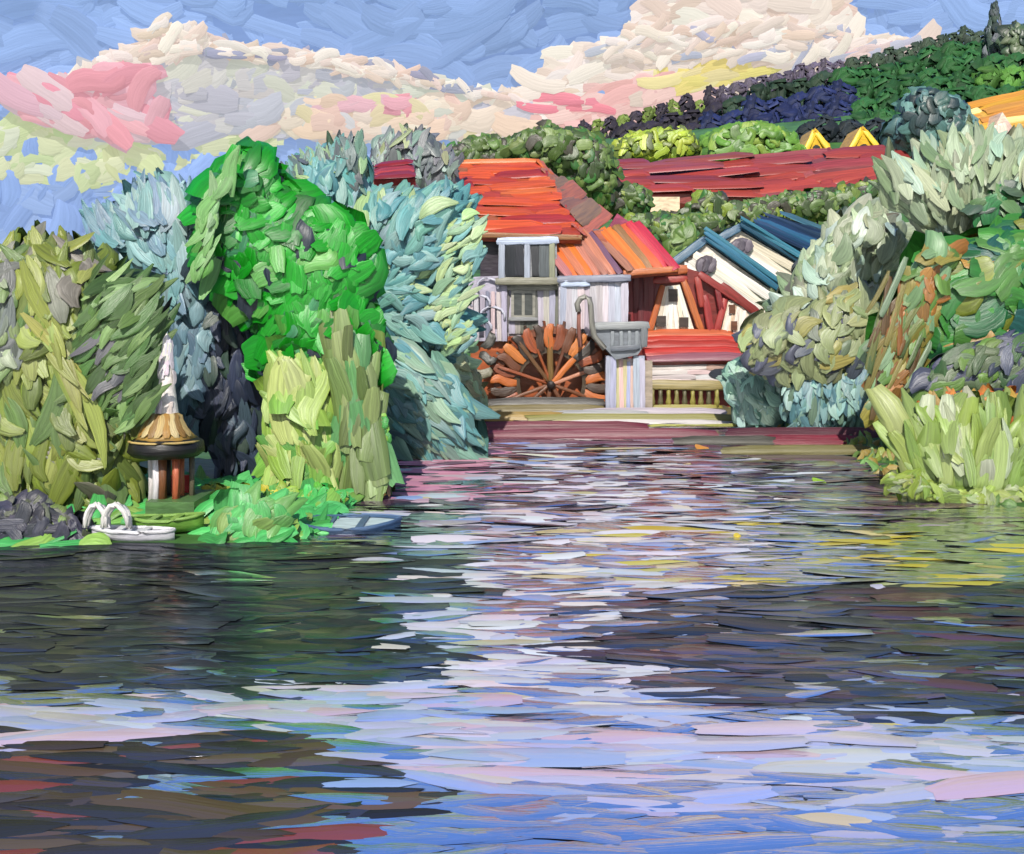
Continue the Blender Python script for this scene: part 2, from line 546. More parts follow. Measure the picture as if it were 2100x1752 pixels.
# ripples: raised strokes of water lying along the stream
rb = Batch()
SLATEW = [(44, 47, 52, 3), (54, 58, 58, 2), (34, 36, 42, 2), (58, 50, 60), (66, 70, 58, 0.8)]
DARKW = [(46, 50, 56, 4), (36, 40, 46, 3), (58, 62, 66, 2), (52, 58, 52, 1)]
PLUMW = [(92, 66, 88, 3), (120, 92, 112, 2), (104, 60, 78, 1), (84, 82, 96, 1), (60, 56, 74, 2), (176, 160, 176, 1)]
PALEW = [(222, 220, 224, 3), (196, 200, 212, 2), (226, 216, 206, 1), (150, 172, 220, 1), (206, 196, 150, 0.5)]
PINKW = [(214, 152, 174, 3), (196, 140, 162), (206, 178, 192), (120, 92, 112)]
for n, y0, y1, Lr, Wr, xr, tilt in ((620, 9.3, 13.4, (0.9, 2.6), (0.14, 0.40), 8.0, 0.012), (1100, 12.8, 18, (0.8, 2.2), (0.16, 0.42), 10, 0.028), (1500, 17, 26, (1.0, 3.0), (0.25, 0.62), 13, 0.04),
                                    (1300, 25, 38, (1.2, 3.8), (0.35, 0.9), 13, 0.05), (700, 37, 56, (1.4, 4.6), (0.45, 1.2), 13, 0.05)):
    P = np.stack([RNG.uniform(-xr, xr, n), RNG.uniform(y0, y1, n), np.zeros(n)], 1)
    P = P[inside(P[:, :2], RIVER)]
    n = len(P)
    P[:, 2] = RNG.uniform(0.0, 0.01, n)
    x, y = P[:, 0], P[:, 1]
    N = unit(np.stack([RNG.normal(0, tilt * 0.5, n), RNG.normal(0.0, tilt, n), np.ones(n)], 1))
    a = RNG.normal(0, 0.13, n) - 0.03
    T = np.stack([np.cos(a), np.sin(a), np.zeros(n)], 1)
    L_, W_ = RNG.uniform(*Lr, n), RNG.uniform(*Wr, n)
    G = np.ones(n)
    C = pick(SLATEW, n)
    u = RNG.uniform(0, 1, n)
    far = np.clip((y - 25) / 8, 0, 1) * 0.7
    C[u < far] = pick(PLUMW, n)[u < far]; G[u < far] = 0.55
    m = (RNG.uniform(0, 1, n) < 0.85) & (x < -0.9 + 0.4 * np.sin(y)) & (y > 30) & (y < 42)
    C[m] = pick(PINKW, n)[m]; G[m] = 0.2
    # pale reflections painted into the stroke colours down the middle of the stream
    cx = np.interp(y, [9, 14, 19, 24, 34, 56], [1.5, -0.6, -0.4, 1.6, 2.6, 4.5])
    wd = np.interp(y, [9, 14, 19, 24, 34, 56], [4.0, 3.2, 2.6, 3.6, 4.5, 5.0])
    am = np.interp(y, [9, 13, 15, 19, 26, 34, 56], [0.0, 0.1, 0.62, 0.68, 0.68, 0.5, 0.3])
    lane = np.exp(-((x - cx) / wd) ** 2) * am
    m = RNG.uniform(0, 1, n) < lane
    C[m] = pick(PALEW, n)[m]; G[m] = RNG.uniform(0.15, 0.5, n)[m]
    # dark reflections painted as matt strokes under both banks, browner at the near left
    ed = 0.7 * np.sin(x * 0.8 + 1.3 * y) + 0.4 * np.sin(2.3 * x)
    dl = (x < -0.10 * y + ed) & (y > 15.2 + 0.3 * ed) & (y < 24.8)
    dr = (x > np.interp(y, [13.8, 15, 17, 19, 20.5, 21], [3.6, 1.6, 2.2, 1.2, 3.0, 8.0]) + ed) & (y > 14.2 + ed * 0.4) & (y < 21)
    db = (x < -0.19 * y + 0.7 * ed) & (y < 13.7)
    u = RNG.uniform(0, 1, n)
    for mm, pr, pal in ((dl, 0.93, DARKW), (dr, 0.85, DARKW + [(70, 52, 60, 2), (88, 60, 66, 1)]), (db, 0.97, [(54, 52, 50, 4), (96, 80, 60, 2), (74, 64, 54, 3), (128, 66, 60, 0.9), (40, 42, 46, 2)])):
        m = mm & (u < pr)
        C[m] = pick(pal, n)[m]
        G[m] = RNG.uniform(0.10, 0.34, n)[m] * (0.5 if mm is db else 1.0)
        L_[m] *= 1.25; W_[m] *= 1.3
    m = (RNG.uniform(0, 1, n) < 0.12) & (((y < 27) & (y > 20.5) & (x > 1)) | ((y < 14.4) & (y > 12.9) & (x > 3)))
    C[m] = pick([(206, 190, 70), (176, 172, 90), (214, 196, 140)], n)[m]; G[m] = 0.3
    mp_ = np.exp(-((y - 14.6 - 0.22 * (x + 3)) / 0.55) ** 2) * (x < -1.0) + 0.75 * np.exp(-((y - 12.9) / 1.1) ** 2) * (x > -2.2 + 0.5 * ed)  # lilac bands: pale sky reflection painted into stroke colours
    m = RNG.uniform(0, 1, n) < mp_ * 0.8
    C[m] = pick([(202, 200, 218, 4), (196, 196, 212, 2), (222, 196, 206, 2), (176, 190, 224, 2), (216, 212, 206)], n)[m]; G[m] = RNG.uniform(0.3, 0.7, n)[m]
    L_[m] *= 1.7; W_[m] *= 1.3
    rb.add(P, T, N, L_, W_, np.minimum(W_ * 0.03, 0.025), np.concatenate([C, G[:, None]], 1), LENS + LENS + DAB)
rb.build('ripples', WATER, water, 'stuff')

# ------------------------------------------------------------------ sky and clouds
RS = 1900.0


def dirs(p):
    d = np.stack([(p[:, 0] - 1050) / F, np.ones(len(p)), -(p[:, 1] - HZ) / F], 1)
    return unit(d)


def sky_col(p):
    x, y = p[:, 0], p[:, 1]
    n = np.sin(x * 0.004 + 1.3 * np.sin(y * 0.011)) * 0.5 + 0.5
    lo, mi, hi = lin((164, 190, 240)), lin((150, 180, 232)), lin((104, 148, 234), 0.9)
    t = np.clip((420 - y) / 420, 0, 1)[:, None]
    u = np.clip((-60 - y) / 420, 0, 1)[:, None]
    c = lo * (1 - t) + mi * t
    c = c * (1 - u) + hi * u
    return c * (0.94 + 0.12 * n[:, None])


az = np.radians(np.linspace(-78, 78, 79))
el = np.radians(np.linspace(-4, 62, 34))
A_, E_ = np.meshgrid(az, el)
dcx, dcy, dcz = (np.sin(A_) * np.cos(E_)).ravel(), (np.cos(A_) * np.cos(E_)).ravel(), np.sin(E_).ravel()
qx = 1050 + F * dcx / np.maximum(dcy, 0.2); qy = HZ - F * dcz / np.maximum(dcy, 0.2)
i, j = np.meshgrid(np.arange(78), np.arange(33))
q = (j * 79 + i).ravel()
so = link(bpy.data.objects.new('sky', raw_mesh('sky', np.stack([dcx, dcy, dcz], 1) * RS + np.array((0, 0, CAM_H)), np.stack([q, q + 79, q + 80, q + 1], 1),
          np.stack([qx * 0.004, qy * 0.004], 1), sky_col(np.stack([qx, qy], 1)), SKYPAINT)))
tag(so, kind='structure')


def sky_strokes(batch, p, L, W, C, ang, jit, R, hs=0.12, kinds=DAB):
    n = len(p)
    d = dirs(p)
    N = unit(-d + RNG.normal(0, 0.07, (n, 3)))
    a = np.radians((ang(p) if callable(ang) else ang) + RNG.normal(0, jit, n))
    T = np.stack([np.cos(a), np.zeros(n), np.sin(a)], 1)
    s = R / F
    WW = W * s * RNG.uniform(0.6, 1.4, n)
    batch.add(d * (R * RNG.uniform(0.992, 1.0, n))[:, None] + np.array((0, 0, CAM_H)), T, N, L * s * RNG.uniform(0.6, 1.4, n), WW, WW * hs, C, kinds)


sb = Batch()
p = np.stack([RNG.uniform(-500, 2600, 1500), RNG.uniform(-620, 520, 1500)], 1)
sky_strokes(sb, p, 150, 44, sky_col(p) * (1 + RNG.uniform(-0.07, 0.10, (1500, 1))), 4, 22, RS - 25, 0.055)
p = np.stack([RNG.uniform(-60, 480, 120), RNG.uniform(300, 500, 120)], 1)
sky_strokes(sb, p, 90, 46, sky_col(p) * np.array((0.93, 0.97, 1.04)) * (1 + RNG.uniform(-0.1, 0.1, (120, 1))), 75, 25, RS - 30, 0.12)
sb.build('sky_strokes', SKYPAINT, so, 'stuff')


def cloud(label, regions, R):
    b = Batch()
    for poly, n, L, W, pal, ang, jit, h in regions:
        p = scatter(poly, n * 6)
        d, _ = edge_near(p, poly)
        p = p[d > min(0.30 * L, np.percentile(d, 60))][:n]
        n = len(p)
        sky_strokes(b, p, L, W, pick(pal, n, 0.06), ang, jit, R, h)
        R -= 3
    o = b.build('cloud', CLOUDPAINT)
    return tag(o, label, 'cloud', 'clouds in the sky')


GREY = [(206, 206, 214), (196, 198, 210), (216, 214, 214), (222, 222, 212)]
CREAM = [(246, 232, 222), (240, 222, 212), (250, 240, 232), (236, 214, 200)]
PINK = [(238, 168, 182), (236, 194, 206), (232, 206, 214), (240, 184, 196)]
PEACH = [(240, 216, 196), (240, 224, 208), (236, 208, 196), (234, 222, 186, 0.6)]
LIME = [(212, 224, 176), (222, 228, 190), (204, 218, 170), (226, 230, 206)]
cloud('pale yellow green cloud band low on the left, under the pink slabs', [
    ([(-260, 225), (0, 225), (360, 255), (760, 225), (640, 295), (500, 330), (350, 380), (250, 410), (120, 390), (0, 385), (-260, 385)], 190, 110, 44, LIME, 8, 22, 0.07)], 1868)
cloud('large grey cloud with cream crest stretching from the left edge to mid sky', [
    ([(60, 250), (230, 130), (420, 80), (700, 110), (860, 140), (990, 180), (1120, 215), (1080, 275), (900, 300), (640, 292), (430, 305), (280, 310)], 330, 120, 42, GREY, 4, 12, 0.06),
    ([(440, 285), (520, 215), (700, 175), (900, 180), (1130, 210), (1120, 285), (840, 300), (660, 295)], 120, 90, 36, PEACH, 6, 12, 0.08),
    ([(600, 245), (700, 180), (850, 178), (850, 245)], 14, 80, 26, PINK, 4, 8, 0.08),
    ([(0, 205), (150, 140), (262, 88), (320, 30), (400, 58), (490, 105), (300, 140), (180, 186), (40, 220)], 110, 56, 20, CREAM, 24, 24, 0.2),
    ([(380, 66), (560, 86), (740, 108), (880, 142), (980, 176), (1090, 186), (1070, 226), (860, 190), (640, 148), (420, 124)], 120, 54, 16, CREAM + [(176, 178, 200)], -10, 16, 0.2)], 1864)
cloud('chunky bright pink cloud slabs at the far left of the sky', [
    ([(-20, 155), (60, 155), (130, 155), (270, 178), (345, 225), (305, 272), (170, 280), (80, 256), (0, 215)], 44, 120, 42, PINK, -30, 7, 0.1),
    ([(130, 200), (200, 125), (310, 138), (335, 205), (250, 225)], 12, 84, 38, PINK[:1] + PINK[3:], 20, 12, 0.12),
    ([(262, 175), (310, 130), (350, 250), (280, 280)], 6, 66, 34, PINK, 65, 10, 0.14)], 1846)
cloud('cream and pink cloud spreading over the centre and right above the wooded hill', [
    ([(850, 285), (850, 215), (1060, 165), (1130, 92), (1250, 70), (1310, 50), (1325, -90), (1730, -90), (1730, 50), (1960, 70), (1900, 160), (1700, 180), (1500, 230), (1380, 280), (1240, 300), (1090, 300)], 620, 92, 32, CREAM, 8, 22, 0.07),
    ([(1030, 285), (1130, 200), (1300, 145), (1520, 145), (1450, 225), (1250, 290)], 150, 100, 32, [(240, 198, 194), (238, 186, 184), (242, 206, 200)], 10, 10, 0.06),
    ([(1240, 195), (1340, 135), (1580, 105), (1600, 165), (1440, 195), (1320, 205)], 30, 86, 22, [(236, 222, 140), (240, 226, 170)], 6, 6, 0.08),
    ([(1080, 232), (1130, 185), (1280, 195), (1270, 236)], 10, 80, 16, [(242, 150, 166)], -2, 5, 0.1),
    ([(1130, 125), (1340, 30), (1720, 40), (1800, 128), (1600, 145), (1300, 140)], 150, 56, 18, CREAM + [(196, 198, 216, 0.3)], 12, 24, 0.18)], 1864)
cloud('thin lilac and pink streaks of cloud over the right shoulder of the hill', [
    ([(1670, 150), (1740, 85), (1900, 68), (1930, 105), (1800, 160), (1700, 175)], 50, 54, 15, [(226, 190, 200), (196, 198, 216), (236, 214, 210)], 14, 10, 0.15)], 1850)
cloud('long pale pink cloud bank high above the river, continuing the right hand cloud upwards', [
    ([(-300, -150), (300, -110), (700, -90), (1200, -120), (1700, -90), (2400, -160), (2500, -290), (1900, -330), (1200, -270), (700, -230), (100, -250), (-300, -260)], 190, 220, 62, CREAM + PINK + GREY, 3, 12, 0.08)], 1864)

# ------------------------------------------------------------------ far hills at the left
hx = np.linspace(-900, 60, 60); hy = np.linspace(560, 900, 14)
ho = link(bpy.data.objects.new('hills', grid_mesh('hills', hx, hy, lambda x, y: -2 + (38 + 7 * np.sin(x * 0.03) + 5 * np.sin(x * 0.011 + 2)) * np.sin(np.clip((y - 560) / 340, 0, 1) * math.pi) ** 0.7 * np.clip((60 - x) / 300, 0, 1),
          lambda x, y, z: lin((84, 92, 108)) * (1 + 0.2 * np.sin(x * 0.08 + y * 0.05))[:, None] * np.ones((len(x), 3)), FARPAINT)))
tag(ho, kind='structure')


# ------------------------------------------------------------------ trees and shrubs
def plant(name, label, cat, x, Y, ytop, regions, trunk=(96, 74, 54), r=0.2, group=None, lean=0, limbs=3, stems=None):
    X = (x - 1050) * Y / F
    z = max(gz(X, Y), -0.05)
    root = empty(name, (X, Y, z), label, cat, group)
    top = V(x + lean, ytop, Y)
    base = Vector((X, Y, z - 0.15))
    mid = base.lerp(top, 0.5) + Vector((r * 0.8, 0.1, 0))
    tr = tube('trunk' if cat == 'tree' else 'stem', [base, base.lerp(mid, 0.5), mid, top], [r * 1.3, r, r * 0.75, r * 0.3], trunk, root)
    for k in range(limbs):
        s = -1 if k % 2 else 1
        st = base.lerp(top, 0.4 + 0.15 * k)
        en = st + Vector((s * (top - base).length * 0.22, 0.3 * s, (top - base).length * 0.2))
        tube('limb', [st, st.lerp(en, 0.5) + Vector((0, 0, 0.1)), en], [r * 0.5, r * 0.35, r * 0.12], trunk, tr, seg=6)
    b = Batch()
    for g in regions:
        g = dict(g)
        foliage(b, root, Y=g.pop('Y', Y), **g)
    b.build('crown' if cat == 'tree' else 'foliage', PAINT, root, 'stuff')
    return root


OLIVE = [(112, 126, 46, 3), (130, 140, 62, 2), (96, 110, 52, 2), (122, 122, 108, 1), (90, 116, 60, 2), (142, 152, 84, 1)]
TEALP = [(96, 154, 156, 3), (109, 160, 151, 2), (82, 137, 142, 2), (124, 168, 161, 2), (151, 177, 126, 0.6), (132, 167, 168, 1)]
LGREEN = [(16, 142, 22, 5), (30, 152, 36, 3), (24, 116, 32, 2), (42, 100, 44, 1), (82, 152, 64, 1), (40, 50, 62, 0.8), (60, 130, 84, 1)]
SAGE = [(149, 160, 129, 2), (167, 178, 147, 2), (135, 151, 118, 2), (117, 135, 100, 1), (158, 178, 160, 1)]
SLATE = [(56, 66, 88, 3), (42, 50, 68, 2), (72, 88, 104, 2), (60, 80, 72, 1)]

plant('riverside_shrub', 'tall olive green shrub filling the left edge of the left bank', 'shrub', 110, 28.7, 560, [
    dict(poly=[(-80, 540), (0, 512), (60, 492), (180, 502), (232, 560), (262, 640), (250, 760), (288, 840), (280, 960), (300, 1040), (200, 1062), (-80, 1062)], n=420, L=130, W=38, pal=OLIVE, ang=100, jit=22, thick=1.2, ind=110),
    dict(poly=[(-60, 560), (30, 540), (70, 640), (60, 800), (-60, 820)], Y=27.8, n=50, L=100, W=30, pal=[(132, 132, 130), (150, 160, 130), (110, 116, 110), (120, 140, 90)], ang=70, jit=18, thick=0.5, ind=20, under=False),
    dict(poly=[(60, 640), (95, 560), (140, 720), (230, 900), (200, 900), (110, 740)], Y=27.7, n=14, L=190, W=28, pal=[(126, 136, 56), (142, 148, 70)], ang=-62, jit=6, thick=0.3, ind=10, under=False)])
fern = plant('fern_shrub', 'dark green shrub with long slanting fronds beside the white spire', 'shrub', 215, 28.3, 640, [
    dict(poly=[(140, 690), (150, 600), (200, 545), (260, 560), (330, 590), (338, 660), (330, 740), (318, 830), (270, 880), (200, 850), (150, 780)], n=95, L=110, W=24, pal=[(62, 90, 42, 2), (76, 110, 56, 2), (92, 122, 62, 2), (122, 152, 92, 1), (94, 94, 100, 1)], ang=48, jit=9, thick=0.8, ind=70, leaf='frond')], r=0.1)
plant('waterside_scrub', 'low slate grey scrub at the waterline in the bottom left of the bank', 'shrub', 80, 25.2, 1050, [
    dict(poly=[(-60, 1060), (30, 1025), (110, 1035), (170, 1070), (190, 1110), (120, 1128), (-60, 1132)], n=90, L=60, W=26, pal=[(62, 62, 78, 3), (84, 90, 72, 2), (50, 52, 62, 2), (110, 130, 70, 1)], ang=20, jit=50, thick=0.5, ind=30, kinds=DAB)], r=0.06)
plant('blue_willow', 'blue teal tree with fanned top and dark slate hanging lower boughs', 'tree', 470, 34, 560, [
    dict(poly=[(405, 590), (540, 600), (562, 760), (552, 960), (500, 990), (455, 965), (436, 900), (365, 880), (395, 700)], n=190, L=80, W=24, pal=SLATE, ang=95, jit=18, thick=1.3, ind=60),
    dict(poly=[(328, 560), (442, 555), (472, 690), (440, 850), (385, 885), (345, 800), (335, 700)], Y=33.4, n=110, L=80, W=26, pal=[(100, 132, 148), (82, 108, 128), (122, 152, 164)], ang=92, jit=14, thick=0.8, ind=40),
    dict(poly=[(175, 495), (240, 430), (320, 390), (402, 398), (432, 520), (430, 600), (340, 640), (330, 570), (250, 525)], Y=33.2, n=130, L=120, W=30, pal=[(128, 166, 168), (104, 150, 156), (146, 174, 178), (108, 138, 158)], ang=fan(410, 680), jit=10, thick=0.8, ind=75)], r=0.35)
plant('green_willow', 'vivid emerald green willow with pale lime hanging fronds over the bank', 'tree', 735, 32, 640, [
    dict(poly=[(412, 520), (425, 390), (470, 328), (520, 322), (562, 380), (600, 420), (705, 450), (752, 520), (746, 600), (792, 740), (762, 795), (700, 760), (640, 775), (555, 765), (545, 660), (480, 600)], n=330, L=120, W=46, pal=LGREEN, ang=62, jit=24, thick=0.8, ind=140, kinds=DAB, hscale=0.15),
    dict(poly=[(408, 560), (420, 420), (470, 330), (490, 350), (450, 430), (440, 560)], Y=30.8, n=26, L=90, W=24, pal=[(112, 162, 92), (136, 172, 120), (90, 150, 70)], ang=72, jit=9, thick=0.3, ind=18, under=False),
    dict(poly=[(545, 790), (600, 755), (690, 790), (692, 950), (722, 1003), (600, 1012), (548, 985)], Y=31.2, n=70, L=150, W=38, pal=[(150, 176, 88, 2), (174, 190, 116, 2), (130, 160, 70, 2), (122, 172, 72), (92, 152, 62)], ang=95, jit=13, thick=0.7, ind=45, leaf='frond', kinds=(2, 3, 5, 7))],
    r=0.32, lean=-90, trunk=(104, 96, 60))
plant('mossy_stump', 'thick leaning mossy olive trunk at the water edge below the emerald willow', 'tree', 745, 31, 760, [
    dict(poly=[(700, 742), (735, 748), (770, 800), (790, 870), (778, 960), (755, 1006), (722, 1000), (695, 920), (684, 830)], n=26, L=230, W=34, pal=[(112, 132, 72), (132, 152, 92), (96, 150, 92), (90, 108, 58)], ang=94, jit=6, thick=0.5, ind=18, leaf='bark_strip', kinds=(1, 2, 9, 10)),
    dict(poly=[(770, 860), (788, 850), (795, 950), (775, 985)], Y=30.7, n=18, L=26, W=13, pal=[(90, 170, 60), (130, 180, 70), (60, 140, 60)], ang=80, jit=40, thick=0.15, kinds=DAB)], r=0.3, limbs=0, trunk=(110, 118, 66))
plant('teal_willow', 'large teal willow with feathery top between the emerald willow and the mill', 'tree', 850, 41, 480, [
    dict(poly=[(600, 430), (590, 370), (650, 330), (720, 310), (752, 330), (762, 392), (856, 392), (925, 372), (962, 420), (955, 520), (910, 600), (965, 650), (935, 730), (800, 715), (765, 600), (740, 500), (690, 445)], n=420, L=84, W=26, pal=TEALP, ang=fan(760, 620), jit=16, thick=2.0, ind=110),
    dict(poly=[(585, 380), (610, 325), (680, 300), (748, 285), (758, 380), (700, 410), (640, 420)], Y=40, n=110, L=74, W=20, pal=[(116, 146, 128), (98, 118, 114), (138, 164, 126), (90, 98, 104), (110, 156, 152)], ang=fan(740, 560), jit=9, thick=0.6, ind=60, under=False),
    dict(poly=[(880, 560), (905, 470), (960, 420), (1000, 470), (1000, 520), (960, 640), (985, 720), (900, 720), (870, 640)], Y=39.6, n=80, L=62, W=18, pal=[(166, 192, 132), (142, 176, 142), (182, 202, 152), (124, 172, 170)], ang=38, jit=14, thick=0.5, ind=40, under=False),
    dict(poly=[(780, 770), (830, 700), (900, 740), (955, 800), (985, 860), (962, 905), (942, 945), (860, 942), (790, 885)], Y=39.2, n=120, L=120, W=28, pal=[(98, 150, 152), (114, 150, 138), (86, 126, 124), (130, 160, 138)], ang=-44, jit=9, thick=0.8, ind=60, leaf='frond')], r=0.4)
plant('grey_poplar', 'grey green feathery treetop behind the teal willow beside the red roof patch', 'tree', 830, 60, 330, [
    dict(poly=[(755, 345), (770, 285), (830, 262), (890, 285), (950, 330), (940, 400), (800, 380)], n=70, L=56, W=17, pal=[(112, 116, 122), (92, 96, 102), (132, 152, 142), (150, 160, 120, 0.4)], ang=78, jit=16, thick=0.8, ind=30)], r=0.3)
plant('wheel_bush', 'small ochre green bush at the water edge left of the mill wheel', 'shrub', 945, 50, 800, [
    dict(poly=[(890, 800), (900, 735), (960, 730), (992, 790), (985, 860), (930, 872)], n=80, L=44, W=17, pal=[(152, 152, 112), (142, 162, 132), (160, 180, 140), (150, 130, 80)], ang=-50, jit=25, thick=0.7, ind=30)], r=0.08)
# right bank
plant('sage_willow', 'pale sage willow with wide fan of leaves below the ochre house', 'tree', 1950, 43, 420, [
    dict(poly=[(1782, 378), (1830, 330), (1900, 305), (1960, 278), (2050, 285), (2160, 310), (2160, 480), (2010, 505), (1960, 475), (1890, 465), (1850, 455)], n=150, L=110, W=26, pal=SAGE, ang=fan(1950, 560), jit=7, thick=1.3, ind=80),
    dict(poly=[(1980, 420), (2040, 380), (2160, 390), (2160, 520), (2020, 520)], Y=42, n=50, L=70, W=32, pal=[(60, 84, 70), (42, 112, 60), (84, 104, 84), (96, 130, 84)], ang=70, jit=22, thick=0.6, ind=16, kinds=DAB)], r=0.3)
plant('sage_shrub', 'dense pale sage shrub in front of the white houses with blue roofs', 'shrub', 1690, 49, 540, [
    dict(poly=[(1562, 655), (1600, 605), (1645, 545), (1690, 480), (1750, 425), (1830, 440), (1865, 500), (1850, 590), (1790, 640), (1660, 665), (1580, 662)], n=190, L=74, W=30, pal=SAGE + [(176, 196, 186, 2), (110, 112, 96, 0.8)], ang=fan(1690, 760), jit=14, thick=1.4, ind=80)])
plant('olive_shrub', 'dull olive and slate shrub below the sage shrub, right of the red lower roof', 'shrub', 1660, 47, 690, [
    dict(poly=[(1528, 670), (1600, 622), (1760, 585), (1805, 640), (1790, 750), (1700, 790), (1600, 775), (1530, 745)], n=150, L=70, W=28, pal=[(136, 146, 104, 3), (86, 92, 108, 1.3), (152, 162, 116, 2), (156, 148, 88, 1), (112, 124, 104, 1)], ang=55, jit=28, thick=1.2, ind=60)])
plant('mint_bush', 'light mint green bush at the waterline right of the weir balustrade', 'shrub', 1545, 50, 790, [
    dict(poly=[(1480, 800), (1500, 750), (1570, 742), (1620, 790), (1618, 850), (1590, 872), (1510, 866)], n=70, L=62, W=25, pal=[(152, 186, 168), (122, 162, 152), (172, 206, 190), (96, 136, 126)], ang=-62, jit=20, thick=0.9, ind=40)], r=0.08)
plant('blue_green_shrub', 'blue green shrub of fine upright leaves at the waterline under the ochre stems', 'shrub', 1710, 47, 800, [
    dict(poly=[(1595, 790), (1660, 755), (1740, 750), (1800, 700), (1820, 780), (1780, 872), (1620, 872)], n=170, L=60, W=14, pal=[(122, 162, 162), (92, 132, 142), (146, 182, 176), (110, 140, 120)], ang=82, jit=20, thick=0.9, ind=50)], r=0.1)
t = plant('dark_green_tree', 'dark green broad leaved tree with ochre stems at the right edge', 'tree', 1880, 40, 600, [
    dict(poly=[(1850, 610), (1900, 520), (2010, 485), (2160, 420), (2160, 830), (1990, 845), (1860, 825), (1835, 700)], n=190, L=110, W=56, pal=[(42, 112, 42, 3), (56, 126, 46, 2), (30, 92, 52, 2), (72, 122, 52, 2), (30, 82, 74, 0.7), (112, 122, 42, 2), (160, 118, 48, 0.8)], ang=22, jit=26, thick=1.6, ind=80, kinds=DAB, hscale=0.14),
    dict(poly=[(1775, 860), (1790, 700), (1850, 560), (1900, 500), (1960, 520), (1930, 640), (1880, 760), (1860, 850)], Y=38.8, n=70, L=80, W=24, pal=[(160, 110, 52, 1), (136, 128, 60, 2), (90, 124, 58, 3), (134, 92, 46, 1), (116, 150, 106, 2)], ang=66, jit=18, thick=0.4, ind=26, kinds=DAB, hscale=0.16)], r=0.26, trunk=(140, 92, 42))
for k in range(34):
    x0 = RNG.uniform(1770, 1850); y0 = RNG.uniform(640, 865)
    x1 = x0 + RNG.uniform(20, 80); y1 = y0 - RNG.uniform(60, 170)
    A2, B2 = V(x0, y0, 38.6), V(x1, y1, 38.2)
    stroke_obj('branch', (A2 + B2) / 2, B2 - A2, (RNG.normal(0, 0.2), -1, 0.1), (B2 - A2).length, RNG.uniform(8, 20) * 38 / F, 0.12, pick([(146, 96, 44), (116, 82, 42), (92, 72, 42), (104, 112, 58), (124, 116, 60), (120, 142, 112), (84, 104, 62)], 1)[0], t, (1, 2, 9, 10))
plant('slate_undergrowth', 'slate and dark green leafy clump under the dark green tree', 'shrub', 1990, 37, 730, [
    dict(poly=[(1885, 780), (1960, 700), (2080, 685), (2160, 700), (2160, 815), (2000, 832), (1900, 826)], n=90, L=76, W=26, pal=[(72, 76, 98, 2), (60, 92, 52, 1), (86, 102, 72, 2), (102, 132, 62, 1), (54, 60, 76, 1)], ang=42, jit=20, thick=0.8, ind=50)], r=0.08)
plant('rusty_weeds', 'rusty orange weeds in a strip between dark tree and pale reeds', 'weeds', 1990, 34.5, 820, [
    dict(poly=[(1840, 858), (1905, 806), (2160, 798), (2160, 858), (1950, 872)], n=90, L=36, W=17, pal=[(186, 120, 52), (162, 132, 52), (192, 102, 42), (112, 132, 62)], ang=85, jit=25, thick=0.4, ind=30)], r=0.05, limbs=0)
plant('reed_clump', 'clump of broad pale yellow green reeds at the right water edge', 'reeds', 1980, 31, 900, [
    dict(poly=[(1805, 900), (1850, 852), (1960, 845), (2160, 840), (2160, 1020), (2000, 1020), (1870, 985), (1830, 955)], n=60, L=150, W=30, pal=[(124, 146, 66, 3), (146, 164, 94, 2), (158, 168, 138, 1.0), (106, 132, 58, 2), (134, 156, 84, 2)], ang=fan(1975, 1240), jit=9, thick=0.8, ind=50, leaf='reed_blade', kinds=(0, 1, 2, 4, 5), hscale=0.3),
    dict(poly=[(1800, 985), (1840, 960), (1930, 1000), (2010, 1010), (2160, 1000), (2160, 1060), (2050, 1056), (1960, 1030), (1850, 1005)], Y=30.2, n=130, L=46, W=17, pal=[(130, 152, 60), (112, 138, 58), (150, 168, 84), (148, 160, 116)], ang=10, jit=40, thick=0.4, ind=30, leaf='reed_blade')], r=0.05, limbs=0)

# ------------------------------------------------------------------ left bank grass, right bank edges
gb = Batch()
n = 900
P = np.stack([RNG.uniform(-12, -4.2, n), RNG.uniform(24.4, 32, n)], 1)
P = P[~inside(P, RIVER) & ~((P[:, 1] < 26.6) & (P[:, 0] > -10.2) & (P[:, 0] < -7.0) & (P[:, 1] > 24.6))]
n = len(P)
P3 = np.stack([P[:, 0], P[:, 1], ground_h(P[:, 0], P[:, 1]) + 0.02], 1)
a = RNG.normal(0.5, 0.7, n)
gb.add(P3, np.stack([np.cos(a), np.sin(a) * 0.3, np.abs(np.sin(a)) * 0.6], 1), unit(np.stack([RNG.normal(0, 0.2, n), -0.7 + RNG.normal(0, 0.2, n), np.full(n, 0.8)], 1)), RNG.uniform(0.5, 1.5, n), RNG.uniform(0.2, 0.6, n), 0.05,
       pick([(70, 170, 88, 3), (84, 182, 100, 2), (112, 162, 72, 2), (140, 172, 82, 1), (62, 150, 72, 2)], n), DAB + LEAF)
tag(gb.build('grass', PAINT), 'short emerald grass on the left bank around the boats', 'grass', kind='stuff')
gb = Batch()
n = 700
P = np.stack([RNG.uniform(9, 16, n), RNG.uniform(28, 56, n)], 1)
P = P[~inside(P, RIVER)]
n = len(P)
P3 = np.stack([P[:, 0], P[:, 1], ground_h(P[:, 0], P[:, 1]) + 0.02], 1)
a = RNG.normal(1.2, 0.5, n)
gb.add(P3, np.stack([np.cos(a), np.sin(a) * 0.2, np.abs(np.sin(a))], 1), unit(np.stack([RNG.normal(0, 0.2, n), -1 + RNG.normal(0, 0.2, n), np.full(n, 0.5)], 1)), RNG.uniform(0.3, 0.9, n), RNG.uniform(0.12, 0.3, n), 0.06,
       pick([(132, 152, 62, 2), (152, 132, 62, 2), (92, 122, 62, 2), (112, 152, 82, 1)], n), DAB + LEAF)
